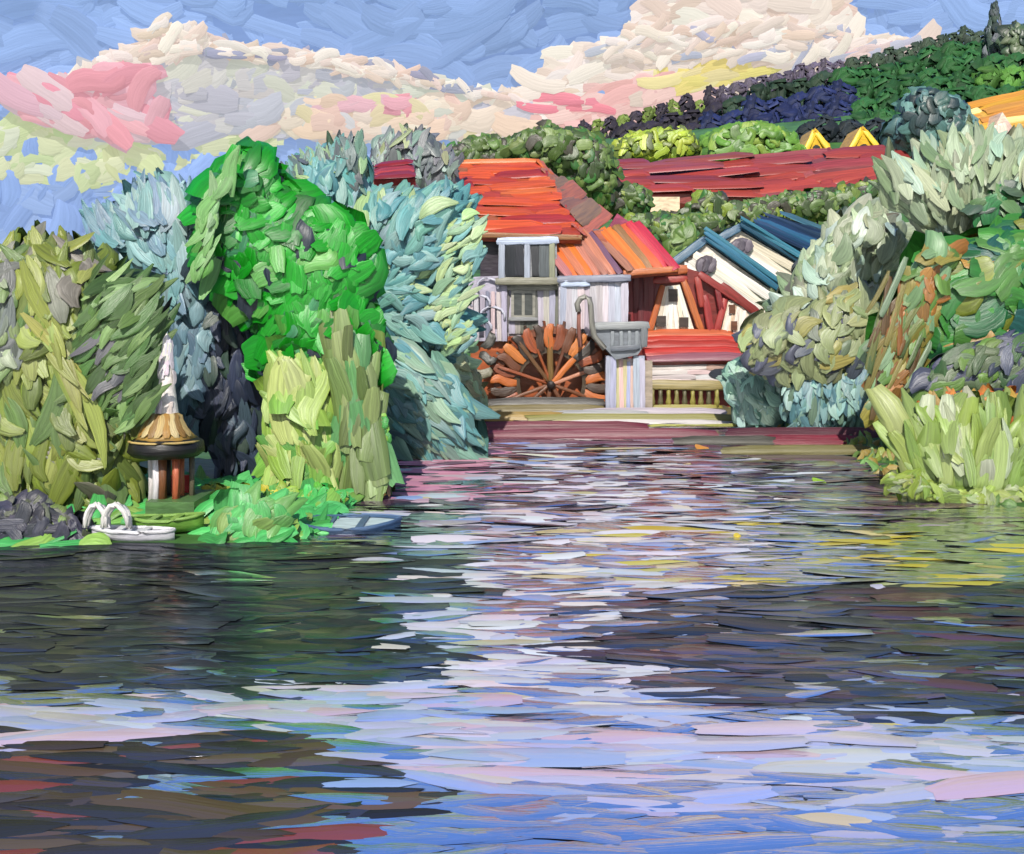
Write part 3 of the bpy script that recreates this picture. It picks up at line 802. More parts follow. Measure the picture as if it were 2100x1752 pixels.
tag(gb.build('grass', PAINT), 'mixed ochre and green grass along the right bank', 'grass', kind='stuff')


# ------------------------------------------------------------------ wooded hill
def ordinal(i):
    o = ['first', 'second', 'third', 'fourth', 'fifth', 'sixth', 'seventh', 'eighth', 'ninth', 'tenth', 'eleventh', 'twelfth', 'thirteenth', 'fourteenth', 'fifteenth', 'sixteenth', 'seventeenth',
         'eighteenth', 'nineteenth', 'twentieth', 'twenty-first', 'twenty-second', 'twenty-third', 'twenty-fourth', 'twenty-fifth', 'twenty-sixth', 'twenty-seventh', 'twenty-eighth', 'twenty-ninth', 'thirtieth',
         'thirty-first', 'thirty-second', 'thirty-third', 'thirty-fourth', 'thirty-fifth', 'thirty-sixth', 'thirty-seventh', 'thirty-eighth', 'thirty-ninth', 'fortieth']
    return o[i]


def blob_mesh(k, nst=34):
    """a unit round crown with short trunk, white, tinted by the object colour"""
    b = Batch()
    d = unit(RNG.normal(0, 1, (nst, 3)))
    d[:, 1] = np.where(RNG.uniform(0, 1, nst) < 0.75, -np.abs(d[:, 1]), d[:, 1])
    d[:, 2] = d[:, 2] * 1.0
    r = RNG.uniform(0.36, 0.52, nst)
    P = d * r[:, None] * np.array((1, 0.9, 1.15)) + np.array((0, 0, 0.5))
    a = RNG.normal(1.2, 0.6, nst)
    g = RNG.uniform(0.6, 1.35, nst)
    b.add(P, np.stack([np.cos(a), np.zeros(nst), np.sin(a)], 1), unit(d + RNG.normal(0, 0.15, (nst, 3))), RNG.uniform(0.35, 0.62, nst), RNG.uniform(0.2, 0.36, nst), 0.1, np.stack([g, g, g * RNG.uniform(0.85, 1.1, nst)], 1), DAB + LEAF)
    return b.mesh('far_tree', FARPAINT)


BLOBS = [blob_mesh(k) for k in range(6)]
TRUNKM = tube_mesh('far_trunk', [(0, 0, -0.7), (0, 0, -0.2), (0, 0, 0.5)], [0.06, 0.05, 0.03], (80, 66, 56), FARPAINT, seg=6)


def far_tree(label, x, y, w, h, Y, c, group, name='hill_tree', cat='tree'):
    s = Y / F
    o = bpy.data.objects.new(name, BLOBS[int(RNG.integers(6))])
    COL.objects.link(o)
    p = px(x, y + h / 2, Y)
    o.location = Vector(p)
    o.scale = (w * s, w * s, h * s)
    o.color = (*[float(v) for v in lin(c) * (1 + RNG.uniform(-0.12, 0.12))], 1)
    tr = bpy.data.objects.new('trunk', TRUNKM); COL.objects.link(tr); tr.parent = o
    tag(o, label, cat, group)
    return o


SKY = [(1195, 268), (1270, 246), (1350, 222), (1430, 208), (1480, 192), (1530, 172), (1600, 154), (1680, 138), (1760, 128), (1830, 112), (1900, 88), (1960, 72), (2040, 66), (2110, 62)]
sx, sy = [q[0] for q in SKY], [q[1] for q in SKY]
xr = list(np.arange(1200, 2125, 26))
for i, x in enumerate(xr):
    y = float(np.interp(x, sx, sy)) + RNG.uniform(-4, 4)
    k = 'violet grey' if 1480 < x < 1730 else ('light olive' if x < 1490 and i % 2 else ('black purple' if x < 1480 else 'dark green'))
    c = {'violet grey': (96, 88, 108), 'light olive': (112, 132, 66), 'black purple': (58, 52, 66), 'dark green': (62, 78, 66)}[k]
    far_tree(f'{k} rounded tree on the ridge skyline, {ordinal(i)} from the ridge foot at the left', x, y + 20, 36 + RNG.uniform(-5, 8), 46 + RNG.uniform(-6, 10), 262, c, 'trees along the ridge skyline')
# slope rows below the skyline
cnt = 0
for row, dy in enumerate((36, 66, 98, 130)):
    xs_ = [x for x in np.arange(1290 + 40 * row, 2125, 44 if row < 2 else 50)]
    for i, x in enumerate(xs_):
        y = float(np.interp(x, sx, sy)) + dy + RNG.uniform(-6, 6)
        if y > 285: continue
        if 1430 < x < 1740 and row >= 1: k, c = 'navy blue', (40, 50, 94)
        elif x < 1500: k, c = 'black purple', (50, 46, 58)
        elif x > 1990 and row == 2: k, c = 'fresh green', (84, 132, 58)
        elif x < 1700: k, c = 'blackish green', (46, 66, 52)
        else: k, c = 'deep green', (46, 94, 52)
        far_tree(f'{k} tree in the {ordinal(row)} row below the ridge, {ordinal(i)} along from the left', x, y + 20, 62 + RNG.uniform(-6, 12), 66 + RNG.uniform(-6, 14), 245 - 14 * row, c, 'trees on the wooded slope')
# wood behind the yellow houses
for i, (x, y) in enumerate([(1690, 262), (1740, 268), (1795, 268), (1850, 280), (1720, 290), (1770, 296), (1825, 300), (1880, 296), (1660, 270)]):
    far_tree(f'blackish tree crowding round the two yellow gables, {ordinal(i)} of the dark clump', x, y + 16, 60, 62, 172, (42, 50, 58), 'dark trees behind the yellow gables')
# pine at the right end of the skyline
p0 = px(2040, 120, 240)
pr = empty('pine_tree', (p0[0], p0[1], p0[2] - 6), 'tall grey green spire shaped conifer at the right end of the ridge', 'tree')
tube('trunk', [p0 + np.array((0, 0, -7)), p0 + np.array((0, 0, 3)), px(2040, 15, 240)], [0.5, 0.35, 0.08], (70, 66, 64), pr, mat=FARPAINT)
b = Batch()
for q in range(90):
    t_ = RNG.uniform(0, 1)
    ww = 34 * (1 - t_) ** 0.8 + 3
    a_ = RNG.uniform(0, 2 * math.pi)
    pt = px(2040 + ww * math.cos(a_) * 0.6, 128 - 118 * t_, 240) + np.array((0, math.sin(a_) * ww * 0.06, 0))
    b.add(pt[None], np.array([[math.cos(a_) * 0.5, 0, 1.0]]), unit(np.array([[math.cos(a_), -0.8, 0.2]])), 2.8, 1.2, 0.3, pick([(92, 100, 104), (70, 88, 78), (54, 66, 64), (120, 126, 132)], 1), LEAF)
b.build('crown', FARPAINT, pr, 'stuff')
plant('ridge_tree', 'broad dark tree at the top right corner beside the spire conifer', 'tree', 2090, 235, 100, [
    dict(poly=ell(2090, 100, 40, 50), n=60, L=30, W=16, pal=[(70, 92, 66), (96, 112, 84), (56, 70, 58)], ang=85, jit=18, thick=4, ind=0)], r=0.4)

plant('lime_bush', 'bright lime green bush left of the rounded green mound on the hillside', 'shrub', 1340, 125, 300, [
    dict(poly=[(1252, 318), (1275, 285), (1340, 272), (1400, 268), (1432, 300), (1425, 335), (1340, 340), (1270, 338)], n=110, L=30, W=15, pal=[(150, 172, 52, 2), (172, 190, 66, 2), (112, 130, 50, 2), (84, 98, 44, 1)], ang=60, jit=45, thick=3, ind=40, kinds=DAB)], r=0.3)
plant('green_mound', 'large rounded mid green bush on the slope left of the yellow gables', 'shrub', 1545, 120, 300, [
    dict(poly=[(1432, 345), (1440, 290), (1490, 262), (1560, 258), (1610, 278), (1640, 310), (1640, 335), (1560, 352), (1470, 362)], n=190, L=34, W=19, pal=[(96, 142, 50, 3), (112, 156, 62, 2), (78, 116, 46, 2), (138, 166, 70, 1)], ang=25, jit=40, thick=5, ind=60, kinds=DAB)], r=0.4)
plant('blue_green_tree', 'dark blue green round tree between the yellow gables and the ochre house', 'tree', 1880, 112, 260, [
    dict(poly=[(1822, 290), (1828, 230), (1870, 190), (1940, 205), (1985, 265), (1980, 315), (1900, 325), (1845, 318)], n=170, L=36, W=20, pal=[(56, 88, 84, 2), (84, 122, 118, 2), (44, 66, 70, 2), (112, 150, 146, 1), (48, 62, 64, 1)], ang=80, jit=40, thick=5, ind=60, kinds=DAB)], r=0.5)
OL2 = [(76, 102, 42, 2), (96, 122, 62, 2), (62, 82, 44, 2), (112, 132, 72, 1), (66, 66, 52, 1), (60, 110, 50, 1)]
plant('olive_tree', 'dark olive tree rising behind the right end of the orange mill roof', 'tree', 1180, 78, 330, [
    dict(poly=[(1030, 320), (1050, 285), (1120, 262), (1200, 275), (1250, 310), (1268, 360), (1250, 430), (1200, 415), (1150, 370), (1100, 345)], n=230, L=36, W=19, pal=OL2, ang=75, jit=35, thick=2.5, ind=80, kinds=DAB)])
plant('olive_tree', 'low dark olive tree showing just above the ridge of the mill roof', 'tree', 990, 80, 315, [
    dict(poly=[(900, 345), (930, 300), (1000, 288), (1060, 295), (1100, 345), (1000, 352)], n=110, L=34, W=17, pal=OL2, ang=75, jit=35, thick=2, ind=30, kinds=DAB)])
hb = [(1290, 415, 44, 34), (1345, 468, 46, 26), (1405, 464, 44, 28), (1452, 432, 40, 34), (1510, 446, 46, 30), (1565, 440, 46, 28), (1620, 430, 46, 28), (1675, 422, 46, 26), (1730, 412, 46, 26), (1785, 402, 44, 28), (1370, 480, 52, 40), (1310, 475, 36, 34), (1440, 470, 36, 26)]
for i, (x, y, rx, ry) in enumerate(hb):
    where = f'{ordinal(i)} from the left in the row under the long red roof' if i < 10 else ('just left of the blue roofed house, largest of the lower three', 'just above the crimson end of the lean-to roof', 'directly above the apex of the nearer white gable')[i - 10]
    plant('hedge_bush', f'leafy olive green bush {where}', 'shrub', x, 88 if i < 10 else 76, y, [
        dict(poly=ell(x, y, rx, ry), n=56, L=30, W=16, pal=OL2 + [(122, 142, 52, 1)], ang=70, jit=45, thick=1.6, ind=16, kinds=DAB)], r=0.12, group='bushes under the long red roof', limbs=0)
plant('leaning_bush', 'single large dark green leaf shaped bush beside the blue roof edge', 'shrub', 1395, 72, 495, [
    dict(poly=[(1378, 520), (1385, 485), (1410, 465), (1420, 490), (1405, 518)], n=14, L=50, W=22, pal=[(86, 118, 48), (68, 96, 46), (120, 150, 80)], ang=65, jit=12, thick=0.5, ind=8)], r=0.08, limbs=0)


# ------------------------------------------------------------------ houses
def house(name, x, Y, label, cat='house', group=None):
    X = (x - 1050) * Y / F
    return empty(name, (X, Y, max(gz(X, Y), 0)), label, cat, group)


def depth(d):
    return Vector((0, d, 0))


def window(parent, x0, y0, x1, y1, Y, pane=(58, 62, 68), frame=(176, 184, 196), t=4, cols=1, sill=None):
    f = prism('window', rect(x0, y0, x1, y1, Y), depth(0.12), frame, parent)
    w = (x1 - x0 - t * (cols + 1)) / cols
    for c in range(cols):
        a = x0 + t + c * (w + t)
        prism('pane', rect(a, y0 + t, a + w, y1 - t, Y - 0.03), depth(0.05), pane, f)
    if sill:
        stroke_obj('sill', V((x0 + x1) / 2, y1 + 3, Y - 0.1), (1, 0, 0), (0, -1, 0.2), (x1 - x0 + 10) * Y / F, 9 * Y / F, 0.12, lin(sill), f, BAND)
    return f


# --- mill
mill = house('water_mill', 1100, 60, 'old water mill with big orange tiled hip roof and grey board walls', 'water mill')
zb = 850
prism('wall', [V(995, 470, 58.5), V(1235, 470, 58.5), V(1235, zb, 58.5), V(995, zb, 58.5)], depth(8), (110, 100, 112), mill)
ea, eb, ra, rbb = V(968, 480, 56.2), V(1192, 486, 56.2), V(925, 340, 62.5), V(1107, 334, 62.5)
hipb = V(1252, 442, 66)
roof = prism('roof', [ea, eb, rbb, ra], Vector((0, 0.3, -0.35)), (168, 74, 44), mill)
prism('hip', [rbb, eb, hipb], Vector((-0.2, 0.4, -0.4)), (132, 84, 54), roof)
prism('rear_slope', [ra, rbb, hipb, V(900, 470, 68)], Vector((0, -0.2, -0.3)), (130, 70, 50), roof)
RED = [(198, 82, 44, 3), (170, 62, 46, 3), (148, 44, 46, 2), (208, 106, 58, 2), (160, 92, 64, 1)]
strips('tile_course', ra, rbb, eb, ea, 13, RED, roof, split=2, h=0.16, over=1.35)
strips('tile_course', rbb, rbb + (hipb - rbb) * 0.02, hipb, eb, 7, [(186, 108, 60), (160, 104, 62), (204, 106, 56), (146, 108, 66)], roof, h=0.14, over=1.2, face=(0.5, -1, 0.5))
stroke_obj('ridge', (ra + rbb) / 2 + Vector((0, -0.1, 0.1)), rbb - ra, (0, -1, 0.6), (rbb - ra).length, 0.32, 0.2, lin((208, 116, 64)), roof, BAND)
stroke_obj('eave_board', (ea + eb) / 2 + Vector((0, -0.1, -0.05)), eb - ea, (0, -1, 0), (eb - ea).length, 0.3, 0.15, lin((150, 104, 66)), roof, BAND)
# wall left of the bay, its shadow painted in as a near-black colour
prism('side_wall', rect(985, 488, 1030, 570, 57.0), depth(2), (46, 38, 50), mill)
# bay window
bay = prism('bay_window', rect(1022, 488, 1142, 584, 56.0), depth(2.4), (150, 152, 158), mill)
for x0, x1 in ((1037, 1071), (1091, 1124)):
    prism('pane', rect(x0, 502, x1, 568, 55.9), depth(0.12), (54, 58, 62), bay)
    strips('pane_strip', V(x0, 504, 55.85), V(x0, 566, 55.85), V(x1, 566, 55.85), V(x1, 504, 55.85), 2, [(62, 66, 66), (46, 48, 54), (84, 86, 92)], bay, h=0.05)
for x in (1029, 1081, 1132):
    stroke_obj('mullion', V(x, 536, 55.86), (0, 0, 1), (0, -1, 0), 92 * 56 / F, 13 * 56 / F, 0.16, lin((172, 180, 196) if x < 1100 else (150, 152, 128)), bay, BAND)
stroke_obj('lintel', V(1082, 494, 55.84), (1, 0, 0.02), (0, -1, 0), 126 * 56 / F, 16 * 56 / F, 0.18, lin((184, 196, 220)), bay, BAND)
stroke_obj('sill', V(1082, 577, 55.84), (1, 0, 0.0), (0, -1, 0.2), 132 * 56 / F, 17 * 56 / F, 0.2, lin((124, 122, 104)), bay, BAND)
# boarded wall below the bay
prism('wall', rect(1028, 584, 1150, 690, 56.6), depth(2.0), (168, 160, 164), mill)
strips('wall_board', V(1032, 594, 56.55), V(1032, 682, 56.55), V(1150, 682, 56.55), V(1150, 594, 56.55), 10, [(112, 112, 104), (196, 184, 184), (156, 154, 150), (176, 176, 190), (204, 186, 180)], mill, h=0.10)
f = window(mill, 1048, 596, 1098, 652, 56.35, (70, 74, 72), (150, 148, 138), 6, 2, (130, 132, 134))
stroke_obj('band_board', V(1085, 590, 56.4), (1, 0, 0), (0, -1, 0.1), 120 * 56 / F, 13 * 56 / F, 0.16, lin((150, 150, 138)), mill, BAND)
# ornate left wing
prism('wing', [V(958, 700, 56.2), V(958, 588, 56.2), V(972, 568, 56.2), V(1024, 566, 56.2), V(1040, 582, 56.2), V(1040, 700, 56.2)], depth(2.2), (178, 172, 190), mill)
for cx_, cy_, r_ in ((1000, 588, 22), (985, 622, 20), (1010, 650, 26), (990, 672, 18)):
    pts = [V(cx_ + r_ * math.cos(q), cy_ - r_ * math.sin(q) * 0.8, 56.0) for q in np.linspace(-0.3, 3.6, 8)]
    tube('scroll', pts, 0.07, (200, 200, 216), mill, seg=6)
for x0, y0, x1, y1 in ((975, 610, 998, 640), (1000, 625, 1020, 672), (972, 652, 992, 690)):
    prism('window', rect(x0, y0, x1, y1, 56.1), depth(0.12), (54, 52, 66), mill)
strips('wall_board', V(960, 600, 56.14), V(960, 698, 56.14), V(1040, 698, 56.14), V(1040, 600, 56.14), 7, [(190, 184, 200), (120, 122, 140), (206, 192, 192), (150, 150, 168)], mill, h=0.08, over=0.8)
# lean-to roof in sloping planks
a1, a2, a3, a4 = V(1100, 486, 57.2), V(1215, 476, 57.2), V(1278, 562, 55.4), V(1160, 570, 55.4)
lt = prism('lean_to_roof', [a1, a2, a3, a4], Vector((0, 0.25, -0.25)), (150, 104, 106), mill)
strips('roof_plank', a1, a4, a3, a2, 8, [(176, 112, 112), (214, 104, 42), (196, 116, 84), (222, 112, 40), (190, 120, 100), (170, 112, 96), (186, 116, 90), (112, 80, 104)], lt, order=True, h=0.14, over=1.15, face=(0, -1, 0.8))
a1, a2, a3, a4 = V(1216, 474, 57.4), V(1312, 456, 57.4), V(1392, 552, 55.6), V(1284, 562, 55.6)
lt2 = prism('lean_to_roof', [a1, a2, a3, a4], Vector((0, 0.25, -0.25)), (160, 84, 60), mill)
strips('roof_plank', a1, a4, a3, a2, 7, [(168, 116, 96), (220, 112, 46), (218, 120, 50), (146, 104, 62), (206, 92, 52), (192, 46, 66), (184, 36, 66)], lt2, order=True, h=0.16, over=1.2, face=(0, -1, 0.8))
prism('roof_peak', [V(1246, 470, 57.6), V(1266, 438, 57.6), V(1300, 462, 57.6)], depth(0.8), (146, 50, 84), lt2)
stroke_obj('eave_board', V(1335, 556, 55.5), (1, 0, 0.08), (0, -1, 0.2), 112 * 55.5 / F, 14 * 55.5 / F, 0.16, lin((186, 104, 56)), lt2, BAND)
# pale flume house
prism('wall', rect(1146, 566, 1286, 690, 55.4), depth(2.6), (196, 192, 202), mill)
strips('wall_board', V(1148, 582, 55.36), V(1148, 686, 55.36), V(1286, 686, 55.36), V(1286, 582, 55.36), 11, [(198, 200, 214), (206, 194, 200), (186, 190, 206), (222, 206, 206), (190, 182, 192)], mill, h=0.09)
stroke_obj('cornice', V(1218, 572, 55.2), (1, 0, 0.02), (0, -1, 0.2), 150 * 55.3 / F, 16 * 55.3 / F, 0.2, lin((126, 130, 148)), mill, BAND)
stroke_obj('cornice', V(1180, 582, 55.2), (1, 0, 0.02), (0, -1, 0.2), 60 * 55.3 / F, 14 * 55.3 / F, 0.2, lin((190, 204, 230)), mill, BAND)
# low wall below, behind the wheel
prism('wall', rect(965, 690, 1250, 850, 56.6), depth(2.5), (170, 88, 48), mill)

# --- wheel
HUB = V(1130, 788, 55.2)
wheel = bpy.data.objects.new('wheel', None)
COL.objects.link(wheel)
wheel.parent = mill
wheel.location = HUB - mill.location
tag(wheel, 'big rust brown wooden water wheel with paddles against the mill wall')
RW = 128 * 55.2 / F
RI = 74 * 55.2 / F
W_DEPTH = 1.0


def ring(r0, r1, y0, y1, n=36):
    co, fa, uv = [], [], []
    for i in range(n):
        a = 2 * math.pi * i / n
        w = 1 + 0.015 * math.sin(5 * a)
        for r, y in ((r0, y0), (r1, y0), (r1, y1), (r0, y1)):
            co.append((HUB.x + r * w * math.cos(a), HUB.y + y, HUB.z + r * w * math.sin(a))); uv.append((i * 0.4, r))
    for i in range(n):
        j = (i + 1) % n
        for k in range(4):
            fa.append((i * 4 + k, j * 4 + k, j * 4 + (k + 1) % 4, i * 4 + (k + 1) % 4))
    return np.array(co), np.array(fa), np.array(uv)


for nm, r0, r1, y0, y1, c in (('outer_rim', RW * 0.80, RW * 0.92, -0.05, 0.12, (120, 64, 36)), ('outer_rim', RW * 0.80, RW * 0.92, W_DEPTH, W_DEPTH + 0.14, (104, 58, 36)),
                              ('inner_rim', RI * 0.86, RI * 1.04, -0.09, 0.1, (74, 58, 40)), ('drum_board', RW * 0.70, RW * 0.74, 0.05, W_DEPTH, (150, 70, 36))):
    co, fa, uv = ring(r0, r1, y0, y1)
    link(bpy.data.objects.new(nm, raw_mesh(nm, co, fa, uv, np.tile(lin(c), (len(co), 1)), PAINT, False)), wheel)
for i in range(20):
    a = 2 * math.pi * i / 20 + 0.1
    d = Vector((math.cos(a), 0, math.sin(a)))
    tq = Vector((-math.sin(a), 0, math.cos(a)))
    c0 = HUB + d * RW * 0.72; c1 = HUB + d * RW * 1.02
    c = [(112, 58, 34), (66, 46, 34), (140, 68, 36), (48, 40, 34), (92, 52, 34)][i % 5]
    prism('paddle', [c0 + Vector((0, -0.12, 0)) - tq * 0.05, c1 + Vector((0, -0.12, 0)) - tq * 0.05, c1 + Vector((0, -0.12, 0)) + tq * 0.1, c0 + Vector((0, -0.12, 0)) + tq * 0.05], depth(W_DEPTH + 0.25), c, wheel, wob=0.02)
for i, (ad, w, c) in enumerate([(92, 0.30, (120, 92, 48)), (48, 0.32, (196, 108, 44)), (128, 0.22, (110, 76, 46)), (20, 0.2, (186, 122, 92)), (162, 0.18, (150, 76, 40)), (70, 0.16, (110, 62, 40)), (112, 0.15, (160, 84, 46)), (-20, 0.2, (120, 70, 40)),
                                (200, 0.2, (120, 70, 40)), (-60, 0.22, (110, 66, 40)), (-100, 0.22, (110, 66, 40)), (-140, 0.2, (110, 66, 40))]):
    a = math.radians(ad)
    d = Vector((math.cos(a), 0, math.sin(a)))
    stroke_obj('spoke', HUB + d * RW * 0.46 + Vector((0, -0.14, 0)), d, (0.15, -1, 0.05), RW * 0.88, w, 0.2, lin(c), wheel, BAND)
for i in range(30):
    a = math.radians(8 + i * 12)
    d = Vector((math.cos(a), 0, math.sin(a)))
    stroke_obj('bucket_board', HUB + d * RW * 0.76 + Vector((0, -0.18, 0)), d, (0.1, -1, 0.1), RW * 0.42, 0.48, 0.14, lin([(186, 100, 42), (70, 50, 38), (150, 74, 38), (52, 42, 36), (196, 116, 52), (104, 60, 36), (128, 66, 38)][i % 7]), wheel, DAB)
tube('hub', [HUB + Vector((0, -0.4, 0)), HUB + Vector((0, 0.4, 0)), HUB + Vector((0, W_DEPTH + 1.5, 0))], [0.2, 0.24, 0.2], (50, 40, 38), wheel)
for (x, y, r_) in ((1000, 735, -20), (992, 765, 10), (1003, 700, 60)):
    stroke_obj('side_paddle', V(x, y, 54.9), (math.cos(math.radians(r_)), 0, math.sin(math.radians(r_))), (0, -1, 0.3), 38 * 55 / F, 20 * 55 / F, 0.22, lin((116, 112, 90) if r_ == 10 else (58, 56, 50)), wheel, DAB)

# --- flume tank on pillars
tank = empty('flume_tank', px(1288, 840, 53.6), 'grey metal flume tank standing on two pale pillars right of the wheel', 'tank')
prism('basin', [V(1212, 664, 53.4), V(1330, 662, 53.4), V(1328, 700, 53.4), V(1308, 728, 53.4), V(1262, 738, 53.4), V(1236, 708, 53.4)], depth(1.6), (120, 126, 134), tank)
stroke_obj('rim', V(1270, 668, 53.3), (1, 0, 0.02), (0, -1, 0.3), 122 * 53.4 / F, 17 * 53.4 / F, 0.2, lin((136, 140, 142)), tank, BAND)
for x in (1256, 1274, 1291, 1306):
    stroke_obj('rib', V(x, 695, 53.34), (0, 0, 1), (0, -1, 0), 34 * 53.4 / F, 8 * 53.4 / F, 0.14, lin((146, 152, 158)), tank, BAND)
stroke_obj('band', V(1282, 714, 53.3), (1, 0, 0.08), (0, -1, 0), 60 * 53.4 / F, 12 * 53.4 / F, 0.14, lin((104, 110, 120)), tank, BAND)
stroke_obj('end_plate', V(1321, 690, 53.28), (0, 0, 1), (0, -1, 0), 44 * 53.4 / F, 14 * 53.4 / F, 0.16, lin((118, 122, 126)), tank, BAND)
for x0, x1, c in ((1243, 1262, (164, 168, 186)), (1300, 1322, (156, 162, 180))):
    pl = prism('pillar', rect(x0, 730, x1, 846, 53.6), depth(0.7), c, tank)
    strips('stave', V(x0, 735, 53.56), V(x0, 838, 53.56), V(x1, 838, 53.56), V(x1, 735, 53.56), 2, [(170, 176, 194), (186, 188, 204), (146, 150, 170)], pl, h=0.08)
prism('panel', rect(1262, 736, 1300, 846, 54.0), depth(0.3), (206, 190, 190), tank)
strips('panel_board', V(1262, 740, 53.96), V(1262, 842, 53.96), V(1300, 842, 53.96), V(1300, 740, 53.96), 5, [(214, 184, 178), (186, 196, 226), (214, 210, 216), (198, 190, 150)], tank, h=0.06)
prism('side_post', rect(1322, 740, 1338, 846, 53.9), depth(0.4), (170, 156, 140), tank)
pp = empty('standpipe', px(1212, 712, 53.2), 'grey hook shaped standpipe arching above the left end of the flume tank', 'pipe')
tube('pipe', [V(1186, 640, 53.2), V(1184, 624, 53.2), V(1190, 612, 53.2), V(1199, 608, 53.2), V(1208, 613, 53.2), V(1212, 626, 53.2), V(1213, 660, 53.2), V(1219, 690, 53.2), V(1240, 716, 53.2)], 0.14, (142, 140, 132), pp)
tube('post', [V(1187, 634, 53.3), V(1187, 670, 53.3), V(1190, 712, 53.3)], [0.09, 0.1, 0.12], (150, 100, 88), pp)

# --- red annex
an = house('timbered_annex', 1400, 60, 'red timbered annex with two small white gables and low red roof', 'house')
prism('wall', [V(1272, 556, 57.8), V(1402, 548, 57.8), V(1440, 560, 57.8), V(1556, 640, 57.8), V(1530, 740, 57.8), V(1500, 852, 57.8), V(1322, 852, 57.8), V(1272, 680, 57.8)], depth(5), (128, 48, 44), an)
strips('wall_board', V(1274, 566, 57.74), V(1276, 676, 57.74), V(1350, 676, 57.74), V(1356, 560, 57.74), 7, [(132, 44, 46), (108, 38, 44), (164, 66, 44), (150, 50, 48)], an, h=0.14)
stroke_obj('beam', V(1345, 556, 57.6), (1, 0, 0.06), (0, -1, 0.1), 130 * 57.6 / F, 22 * 57.6 / F, 0.2, lin((180, 96, 52)), an, BAND)
stroke_obj('beam', V(1375, 574, 57.55), (1, 0, 0.06), (0, -1, 0.1), 70 * 57.6 / F, 14 * 57.6 / F, 0.2, lin((156, 56, 50)), an, BAND)
g1 = prism('gable_panel', [V(1364, 588, 57.5), V(1394, 584, 57.5), V(1424, 678, 57.5), V(1338, 678, 57.5)], depth(0.25), (236, 224, 206), an)
strips('gable_board', V(1366, 590, 57.46), V(1342, 674, 57.46), V(1420, 674, 57.46), V(1392, 588, 57.46), 6, [(244, 236, 222), (238, 220, 196), (248, 242, 234)], g1, h=0.06, over=1.05)
for x, y, w, h_ in ((1381, 606, 9, 13), (1356, 659, 10, 11), (1403, 661, 9, 10)):
    prism('window', rect(x - w, y - h_, x + w, y + h_, 57.2), depth(0.3), (70, 58, 52), g1)
for a_, b_, w, c in (((1360, 585), (1332, 680), 13, (190, 100, 52)), ((1402, 576), (1440, 684), 15, (186, 104, 56)), ((1430, 568), (1440, 630), 14, (160, 62, 54)), ((1446, 606), (1458, 684), 15, (158, 54, 54)), ((1488, 612), (1468, 684), 14, (166, 60, 56)),
                     ((1470, 590), (1480, 640), 12, (132, 42, 46)), ((1434, 562), (1522, 622), 16, (148, 54, 50)), ((1478, 584), (1556, 644), 18, (136, 52, 46))):
    A2, B2 = V(*a_, 57.4), V(*b_, 57.4)
    stroke_obj('timber', (A2 + B2) / 2, B2 - A2, (0.05, -1, 0.05), (B2 - A2).length, w * 57.4 / F, 0.22, lin(c), an, BAND)
g2 = prism('gable_panel', [V(1494, 616, 57.5), V(1508, 618, 57.5), V(1548, 650, 57.5), V(1534, 700, 57.5), V(1476, 692, 57.5)], depth(0.25), (238, 222, 200), an)
strips('gable_board', V(1496, 622, 57.44), V(1480, 690, 57.44), V(1530, 696, 57.44), V(1530, 640, 57.44), 5, [(244, 234, 220), (232, 210, 180), (248, 240, 230)], g2, h=0.06, over=1.05)
for x, y in ((1502, 634), (1506, 668)):
    prism('window', rect(x - 6, y - 9, x + 6, y + 9, 57.2), depth(0.3), (110, 70, 50), g2)
r0, r1, r2, r3 = V(1330, 682, 57.4), V(1506, 682, 57.4), V(1524, 740, 56.0), V(1322, 742, 56.0)
lr = prism('lower_roof', [r0, r1, r2, r3], Vector((0, 0.3, -0.2)), (150, 50, 40), an)
strips('roof_plank', r0, r1, r2, r3, 5, [(196, 100, 64), (184, 54, 40), (166, 52, 44), (178, 48, 42), (140, 86, 100)], lr, order=True, h=0.18, over=1.25)
prism('lower_wall', rect(1322, 744, 1506, 790, 56.4), depth(1.2), (226, 208, 206), an)
strips('wall_board', V(1324, 748, 56.36), V(1500, 748, 56.36), V(1500, 788, 56.36), V(1324, 788, 56.36), 4, [(232, 222, 226), (220, 200, 200), (200, 168, 160), (226, 212, 208)], an, h=0.07, split=2)
prism('window', ell(1478, 767, 24, 11, 12, 0.05) and [V(x, y, 56.2) for x, y in ell(1478, 767, 24, 11, 12, 0.05)], depth(0.12), (52, 58, 70), an)

# --- weir
weir = empty('weir', px(1250, 860, 53), 'low timber weir with olive, cream and plum beams below the mill', 'weir')
for i, (x0, x1, y, Y, w, c) in enumerate([(1000, 1240, 826, 54.0, 16, (70, 66, 62)), (995, 1240, 842, 53.4, 20, (116, 104, 66)), (985, 1160, 856, 52.6, 18, (150, 122, 56)), (1120, 1330, 850, 52.8, 12, (160, 160, 162)), (1180, 1490, 846, 53.2, 12, (176, 166, 176)),
                                          (1080, 1520, 860, 52.2, 18, (132, 128, 72)), (1130, 1500, 873, 51.0, 18, (196, 190, 188)), (1300, 1560, 880, 50.2, 14, (150, 150, 72)), (960, 1330, 880, 47.2, 26, (104, 40, 54)), (1000, 1470, 891, 45.1, 18, (112, 52, 66))]):
    A2, B2 = V(x0, y, Y), V(x1, y, Y)
    stroke_obj('beam', (A2 + B2) / 2, B2 - A2, (0, -1, 0.7), (B2 - A2).length, w * Y / F * 1.3, 0.25, lin(c), weir, BAND)
prism('sill', rect(985, 838, 1500, 868, 54.2), depth(2), (104, 96, 64), weir)
mud = empty('plum_beam', px(1660, 893, 46.8), 'dark plum red timber edging the water under the blue green shrub', 'timber')
